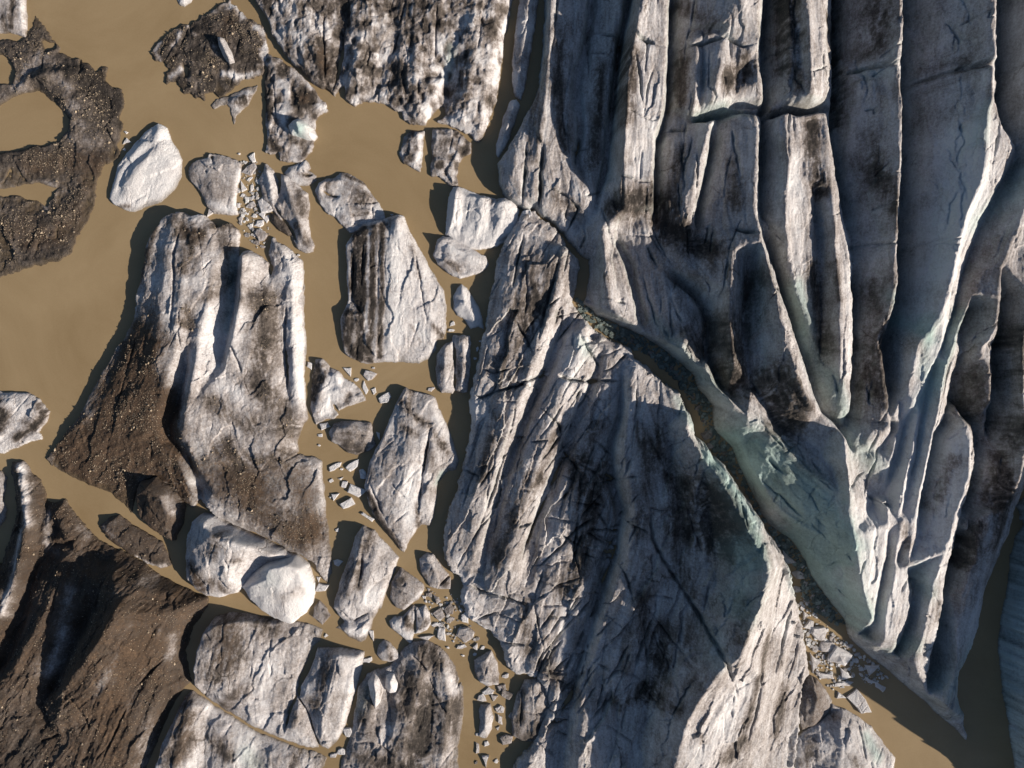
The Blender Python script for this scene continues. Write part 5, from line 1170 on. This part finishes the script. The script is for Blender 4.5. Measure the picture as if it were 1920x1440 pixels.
B('iceberg', 'brownish kite-shaped floe beside the tall dented berg', 'ice floe', "750,1065 770,1080 793,1095 795,1105 785,1125 775,1130 755,1145 740,1138 730,1120 735,1090", ["c752,1072,1.7 765,1095,1.8 780,1108,1.4", "748,1120,1.4"], dirt=[('d', .25, 8, "745,1090 760,1085"), ('d', -.25, 4, "790,1110 760,1140")], base=.36, mottle=.15, zdef=.8, jag=.15, seed=73, streak=.06, sdir=150)
B('iceberg', 'loaf-shaped grey floe with a cracked brown corner near the calving slab', 'ice floe', "800,1037 812,1040 822,1055 838,1075 845,1085 845,1105 825,1105 805,1100 790,1075 785,1050", ["c800,1045,1.8 812,1065,1.9 822,1088,1.4"], cracks=[(.6, 3, "845,1080,1 828,1095,1 820,1104,1"), (.3, 3, "790,1062,1.4 818,1055,1.4")], dirt=[('d', .3, 7, "835,1095"), ('d', .2, 7, "800,1080 810,1070")], base=.25, mottle=.15, zdef=.8, jag=.15, seed=74)
B('iceberg', 'knobbly split floe, half white and half soot-dark, among the small brash pieces', 'ice floe', "775,1135 785,1140 797,1135 805,1150 807,1170 800,1182 785,1188 775,1190 770,1208 760,1200 745,1188 733,1178 730,1165 738,1157 755,1155 765,1145", ["c745,1168,1.5 758,1180,1.5 768,1195,1", "c795,1145,1.6 795,1170,1.5", "777,1140,1 776,1190,.8"], cracks=[(.8, 4, "777,1138,1 776,1192,1")], dirt=[('d', .5, 7, "763,1160 768,1175"), ('d', .5, 7, "790,1178 800,1165"), ('d', .4, 5, "783,1160"), ('d', -.2, 6, "740,1168 755,1190")], base=.15, mottle=.3, zdef=.7, jag=.2, seed=75)
B('iceberg', 'little grey pyramid of ice above the dark cracked iceberg', 'ice floe', "720,1200 730,1205 745,1222 752,1235 735,1242 715,1240 705,1228 708,1212", ["728,1215,1.9 730,1232,1.4"], dirt=[('d', .35, 5, "728,1215 733,1235")], base=.25, mottle=.12, zdef=.5, jag=.12, seed=76)
B('iceberg', 'tan block of ice with a white lower edge grounded below the calving slab corner', 'ice floe', "905,1230 920,1222 930,1240 935,1265 934,1283 915,1288 900,1280 890,1260 890,1240", ["c912,1235,2.2 915,1260,2.2 918,1280,1.4"], dirt=[('d', -.3, 4, "895,1278 930,1284"), ('d', .15, 8, "918,1255")], base=.36, mottle=.15, zdef=1, jag=.15, seed=77)
B('iceberg', 'upright striped grey block standing between the calving slab and the bottom brash', 'iceberg', "985,1278 1010,1275 1028,1282 1030,1310 1025,1350 1022,1385 1005,1393 980,1390 962,1380 960,1350 968,1310", ["c1000,1285,2.6 1000,1330,2.8 1002,1375,1.8", "975,1320,2 978,1370,1.6"], cracks=[(.4, 3, "978,1340,2 1022,1345,2"), (.5, 3, "980,1290,2.2 975,1370,1.8")], dirt=[('d', .35, 8, "980,1300 975,1350"), ('d', .3, 10, "1010,1360 990,1385"), ('d', -.15, 8, "1005,1310")], base=.38, mottle=.2, zdef=1.2, jag=.2, streak=.06, seed=78)
B('iceberg', 'slender ragged block in the brown lead under the tan block', 'ice floe', "902,1322 920,1320 924,1345 922,1370 910,1385 896,1380 900,1355 897,1335", ["911,1328,1.6 910,1365,1.4"], base=.25, mottle=.3, zdef=.6, jag=.25, seed=79)
B('iceberg', 'rounded brown boulder of ice at the calving slab foot beside the brash-filled inlet', 'iceberg', "1520,1268,1 1535,1275,.8 1550,1295,.5 1562,1315,.3 1558,1335,.3 1545,1350,.3 1525,1365,.4 1505,1370,.6 1498,1345,1 1500,1315,1.4 1506,1285,1.2", ["c1525,1285,3.2 1532,1310,3.2 1525,1340,2.4"], dirt=[('d', -.2, 5, "1552,1300 1560,1320")], base=.5, brown=.25, mottle=.15, amp=.14, streak=.08, sdir=85, jag=.2, seed=80)
B('iceberg', 'pale layered iceberg with a wet teal flank below the brash-filled inlet', 'iceberg', "1560,1322,1 1580,1330,1 1610,1345,1 1635,1365,.8 1655,1390,.8 1665,1405,.8 1680,1422,.6 1676,1445,.6 1680,1560,.6 1480,1560,.8 1490,1440,.8 1495,1385,.8 1510,1372,.8 1540,1355,.8 1558,1338,.8",
  ["c1575,1350,3 1580,1400,3.6 1570,1460,3.6 1560,1560,3.4", "c1605,1365,2.8 1625,1420,3 1630,1500,3", "1520,1390,1.6 1525,1440,1.6 1520,1560,1.6", "1650,1410,1.8 1655,1460,1.8"], cracks=[(.5, 3, "1615,1360,2.4 1625,1400,2.6 1632,1440,2.6")], dirt=[('d', .3, 10, "1600,1420 1610,1440"), ('d', .35, 14, "1520,1390 1510,1430"), ('c', .5, 12, "1625,1380 1645,1420"), ('d', .2, 8, "1560,1340")], base=.18, mottle=.15, amp=.14, streak=.06, sdir=95, jag=.2, seed=81)

# pieces resting on other ice
def on(u, v, z):
    return z
B('ice_shard', 'thin pale shard lying on the dark grit-covered floe', 'ice shard', "407,68,1.6 415,70,1.8 428,95,2 435,113,1.8 429,116,1.6 418,102,1.6 409,82,1.6", ["412,74,2.4 422,94,2.7 430,110,2.3"], base=.22, mottle=.08, amp=.04, wall=3, jag=.05, rnd=.1, seed=90, zk=0.75, streak=.03, sdir=120)
B('ice_block', 'clear bluish ice block set on the mottled wedge-shaped iceberg', 'ice block', "540,235,1.8 548,225,1.8 558,222,1.8 570,226,1.8 582,238,1.7 589,252,1.6 584,258,1.6 572,257,1.7 558,252,1.8 546,250,1.8", ["556,228,3.2 560,245,3", "552,240,2.4", "572,235,2.8 580,252,2.4"], dirt=[('c', .7, 14, "560,240")], base=.08, mottle=.08, amp=.08, jag=.1, seed=91, zk=0.8)
B('ice_shard', 'long pale shard stuck upright on the dark cracked iceberg', 'ice shard', "700,1267,2.2 709,1275,2.2 715,1298,2.2 710,1320,2.2 703,1329,2.2 694,1306,2.2 690,1284,2.2", ["702,1275,3.4 706,1300,3.6 704,1318,3"], base=.12, mottle=.1, amp=.05, jag=.08, seed=92, zk=0.8, dirt=[('c', .2, 8, "700,1300")])
B('ice_block', 'small clean white lump next to the long pale shard on the dark cracked iceberg', 'ice block', "724,1270,1.8 736,1268,1.8 744,1282,1.7 742,1298,1.6 730,1301,1.6 722,1290,1.7", ["732,1276,2.7 734,1290,2.6"], base=.03, mottle=.08, amp=.05, jag=.1, seed=93, zk=0.8)

# ------------------------------------------------------------------ small floes and brash, one object each
def brash(items, label, group, cat='ice floe', name='ice_floe', dirt=.02, brown=0.0, blue=0.0, hk=.34, s0=0):
    for k, it in enumerate(items):
        u, v, ru, rv, a = it[:5]
        d = it[5] if len(it) > 5 else dirt
        h = max(0.18, hk * min(ru, rv) * PX * 1.6)
        big = max(items, key=lambda q: q[2] * q[3])
        if it is big and len(items) > 3:
            lb = 'largest piece of the ' + group
        elif d >= .4 and dirt < .4 and 'chunks' not in group:
            lb = 'dark dirt-stained piece of the ' + group
        elif max(ru, rv) > 1.9 * min(ru, rv):
            lb = 'long narrow piece of the ' + group
        elif max(ru, rv) <= 4.5 and sum(1 for q in items if max(q[2], q[3]) > 7) > 2:
            lb = 'tiny chip of the ' + group
        else:
            lb = label
        floe(name, lb, cat, group, u, v, ru, rv, a, h, s0 + k * 7 + int(u + v), dirt=d, brown=brown, blue=blue)


brash([(472, 295, 7, 11, 20), (467, 317, 14, 11, 40, .3), (455, 345, 6, 14, 10), (472, 352, 4, 8, 0), (493, 385, 17, 12, 130, .1), (495, 400, 10, 8, 20), (470, 385, 8, 6, 30, .3), (455, 365, 5, 3, 20), (462, 372, 4, 6, 60),
       (478, 405, 5, 4, 10), (485, 420, 9, 7, 45), (490, 440, 11, 12, 20, .4), (470, 425, 6, 4, 60), (460, 400, 5, 3, 0), (450, 412, 5, 7, 20, .3), (455, 392, 4, 3, 10), (480, 455, 8, 6, 30, .5), (500, 410, 7, 5, 80),
       (468, 335, 5, 3, 30), (484, 340, 4, 5, 60), (447, 385, 3, 5, 0), (474, 370, 3, 4, 0), (463, 412, 3, 3, 0), (492, 462, 5, 4, 0, .4), (448, 288, 2.5, 2, 0), (462, 440, 5, 4, 10, .3), (478, 440, 4, 5, 50, .2)],
      'small white fragment of the brash cluster above the huge furrowed iceberg', 'brash above the huge furrowed iceberg', s0=100)
brash([(237, 265, 8, 6, 20), (235, 248, 4, 3, 0), (232, 280, 3, 3, 0), (240, 287, 4, 3, 0)], 'tiny white pebble of ice between the grit berg and the smooth white iceberg', 'ice pebbles by the smooth white iceberg', s0=200)
brash([(392, 397, 13, 8, 10, .2), (333, 403, 13, 8, -10, .25)], 'small pale floe at the top edge of the huge furrowed iceberg', 'floes on the edge of the huge furrowed iceberg', s0=230)
brash([(580, 685, 5, 12, -15), (656, 697, 14, 6, -42), (691, 702, 13, 10, 0, .25), (684, 726, 4, 13, 15), (700, 733, 4, 9, 10), (722, 746, 12, 9, 20), (608, 798, 8, 10, 30, .2), (600, 817, 5, 4, 0), (707, 816, 4, 9, 15), (808, 730, 8, 4, 20, .2), (848, 607, 5, 4, 30), (846, 619, 5, 3, 0), (735, 402, 4, 3, 0)],
      'small loose white floe drifting around the barrel-shaped striped iceberg', 'floes around the striped iceberg', s0=260)
brash([(627, 875, 11, 6, 30), (660, 874, 14, 8, 30), (680, 888, 7, 11, 10), (621, 902, 5, 4, 20), (638, 898, 6, 4, 30), (644, 908, 9, 6, 60), (628, 930, 8, 12, 20), (651, 942, 13, 12, 40), (668, 922, 17, 11, -20), (640, 880, 3, 2, 0), (620, 932, 4, 4, 0), (690, 970, 17, 8, -30), (632, 994, 3, 5, 0)],
      'small white chunk of the brash patch beside the diamond-shaped cracked iceberg', 'brash beside the diamond-shaped iceberg', s0=300)
brash([(602, 1103, 13, 10, 0, .1), (632, 1056, 10, 7, -20, .1), (597, 1085, 4, 6, 0), (600, 1150, 14, 22, 20, .5), (583, 1085, 4, 3, 0), (696, 1190, 6, 14, 10, .15), (611, 1192, 5, 3, 30)], 'small lump of ice in the lead around the tall dented berg', 'lumps around the tall dented berg', s0=330)
brash([(817, 1126, 10, 10, 0, .4), (842, 1143, 10, 14, -10, .55), (822, 1152, 9, 13, 10, .45), (805, 1115, 6, 6, 0, .5), (844, 1163, 9, 5, 20, .4), (815, 1172, 6, 5, 20, .1), (825, 1172, 5, 4, 0, .1), (871, 1158, 7, 11, 20, .03), (874, 1190, 17, 15, -20, .35), (828, 1190, 9, 15, 15, .15), (863, 1213, 10, 5, 10, .2), (798, 1195, 17, 8, 15, .2), (795, 1120, 4, 4, 0, .1),
       (798, 1128, 3, 3, 0, .1), (850, 1203, 3, 2, 0), (893, 1215, 8, 7, 20, .1), (890, 1228, 4, 3, 0, .1), (803, 1105, 5, 4, 0, .4), (840, 1215, 3, 2, 0)],
      'small angular grey floe scattered between the knobbly floe and the calving slab corner', 'floes by the calving slab corner', s0=360)
brash([(915, 1298, 12, 7, 0, .1), (903, 1310, 9, 8, 0, .2), (925, 1308, 7, 9, 0, .3), (938, 1331, 8, 7, 0, .2), (937, 1350, 6, 10, 10, .3), (895, 1403, 6, 12, 5, .3), (912, 1395, 5, 6, 20, .05), (912, 1430, 11, 12, 20, .15), (950, 1388, 13, 11, 10, .45), (895, 1378, 5, 4, 0, .1), (935, 1365, 4, 5, 0, .2), (942, 1290, 10, 7, 0, .4), (950, 1305, 13, 12, 20, .5), (930, 1428, 4, 4, 0), (922, 1300, 3, 3, 0, .05), (893, 1430, 3, 4, 0, .5), (958, 1345, 6, 9, 0, .4)],
      'small ragged floe strung along the brown lead below the tan block', 'floes in the lower brown lead', s0=420)
brash([(878, 1100, 8, 12, 10, .05), (887, 1118, 12, 11, 20, .12), (920, 1115, 9, 9, 0, .1), (903, 1130, 10, 7, 0, .2), (945, 1118, 10, 13, 20, .2), (965, 1115, 8, 12, 10, .2), (935, 1098, 8, 6, 0, .25), (975, 1095, 9, 10, 0, .1), (980, 1120, 7, 9, 0, .15), (988, 1140, 7, 8, 0, .1), (960, 1100, 6, 6, 0, .15)], 'broken white lump packed along the crushed corner of the calving slab', 'lumps on the crushed slab corner', s0=470, hk=.9)
brash([(988, 405, 13, 17, 10, .08), (972, 452, 17, 14, 20, .15), (968, 420, 6, 9, 0, .05), (1042, 686, 8, 9, 0, .1), (1032, 702, 9, 9, 0, .2), (1050, 667, 12, 9, 30, .1)], 'rounded white ice lump jammed at the head of the calving slab', 'lumps jammed in the slab joints', s0=500, hk=.9)
brash([(1576, 1230, 22, 23, -20, .1), (1540, 1190, 14, 16, 20, .2), (1520, 1175, 11, 13, 0, .15), (1552, 1215, 13, 12, 0, .3), (1530, 1245, 14, 16, 30, .2), (1550, 1270, 17, 10, -20, .15), (1583, 1265, 16, 11, 10, .1), (1583, 1283, 18, 5, 5, .1), (1605, 1240, 7, 6, 0, .1), (1635, 1255, 16, 11, -10, .1), (1633, 1275, 15, 6, -30, .1), (1652, 1290, 13, 7, -30, .08), (1615, 1320, 14, 32, 32, .1), (1578, 1305, 14, 7, 10, .15), (1522, 1183, 9, 6, 30, .1), (1545, 1232, 6, 5, 0, .3), (1558, 1240, 4, 5, 0, .1), (1616, 1255, 5, 6, 0, .2), (1560, 1198, 7, 5, 0, .4), (1595, 1212, 6, 5, 0, .2), (1530, 1218, 8, 6, 20, .3), (1512, 1155, 8, 9, 0, .25), (1505, 1140, 5, 7, 0, .2), (1610, 1228, 5, 4, 0, .3)],
      'white floe packed into the brash-filled inlet under the calving front', 'brash in the inlet under the calving front', s0=540)
brash([(1478, 1048, 18, 13, -30, .3), (1456, 1022, 8, 7, 0, .3), (1497, 1078, 12, 7, -20, .35), (1510, 1095, 7, 6, 0, .35), (1548, 1148, 7, 6, 0, .3), (1495, 1105, 8, 7, 0, .35), (1525, 1120, 6, 5, 0, .4), (1470, 1020, 5, 4, 0, .35), (1440, 1005, 5, 4, 0, .4), (1535, 1140, 5, 4, 0, .35), (1515, 1130, 6, 5, 0, .4), (1505, 1062, 5, 4, 0, .3), (1325, 815, 12, 8, 30, .55), (1335, 835, 10, 7, 0, .55), (1310, 765, 8, 6, 0, .6), (1272, 705, 12, 6, -30, .55), (1220, 662, 11, 6, -20, .55), (1260, 690, 7, 5, 0, .6), (1350, 870, 9, 6, -40, .55), (1375, 905, 7, 6, 0, .55), (1320, 790, 7, 5, 0, .55), (1295, 740, 9, 5, -30, .6), (1400, 960, 6, 5, 0, .5), (1420, 985, 6, 5, 0, .5), (1190, 640, 9, 5, -20, .6), (1360, 850, 6, 5, 0, .6)],
      'small grey chunk afloat in the dark water of the wide glacier crack', 'chunks in the glacier crack', s0=600, hk=.3)

brash([(900, 1268, 4, 3, 0), (948, 1268, 6, 5, 20, .1), (868, 1230, 3, 2, 0), (905, 1215, 6, 4, 30), (770, 1225, 4, 3, 0), (690, 1238, 12, 5, 10, .1), (770, 1250, 8, 4, 20, .15), (640, 1410, 9, 7, 20, .1), (652, 1375, 9, 12, 20, .15), (625, 1418, 7, 6, 0, .2)],
      'small pale shard lodged around the dark cracked iceberg', 'shards around the dark cracked iceberg', s0=700)
brash([(572, 462, 5, 3, 0), (560, 478, 3, 2, 0), (700, 690, 3, 2, 0), (668, 712, 4, 3, 20), (895, 655, 3, 5, 0), (900, 640, 3, 2, 0), (890, 672, 3, 3, 0), (640, 805, 3, 2, 0), (598, 835, 3, 2, 0), (676, 838, 4, 2, 10)],
      'tiny white ice chip afloat near the barrel-shaped striped iceberg', 'ice chips near the striped iceberg', s0=730)
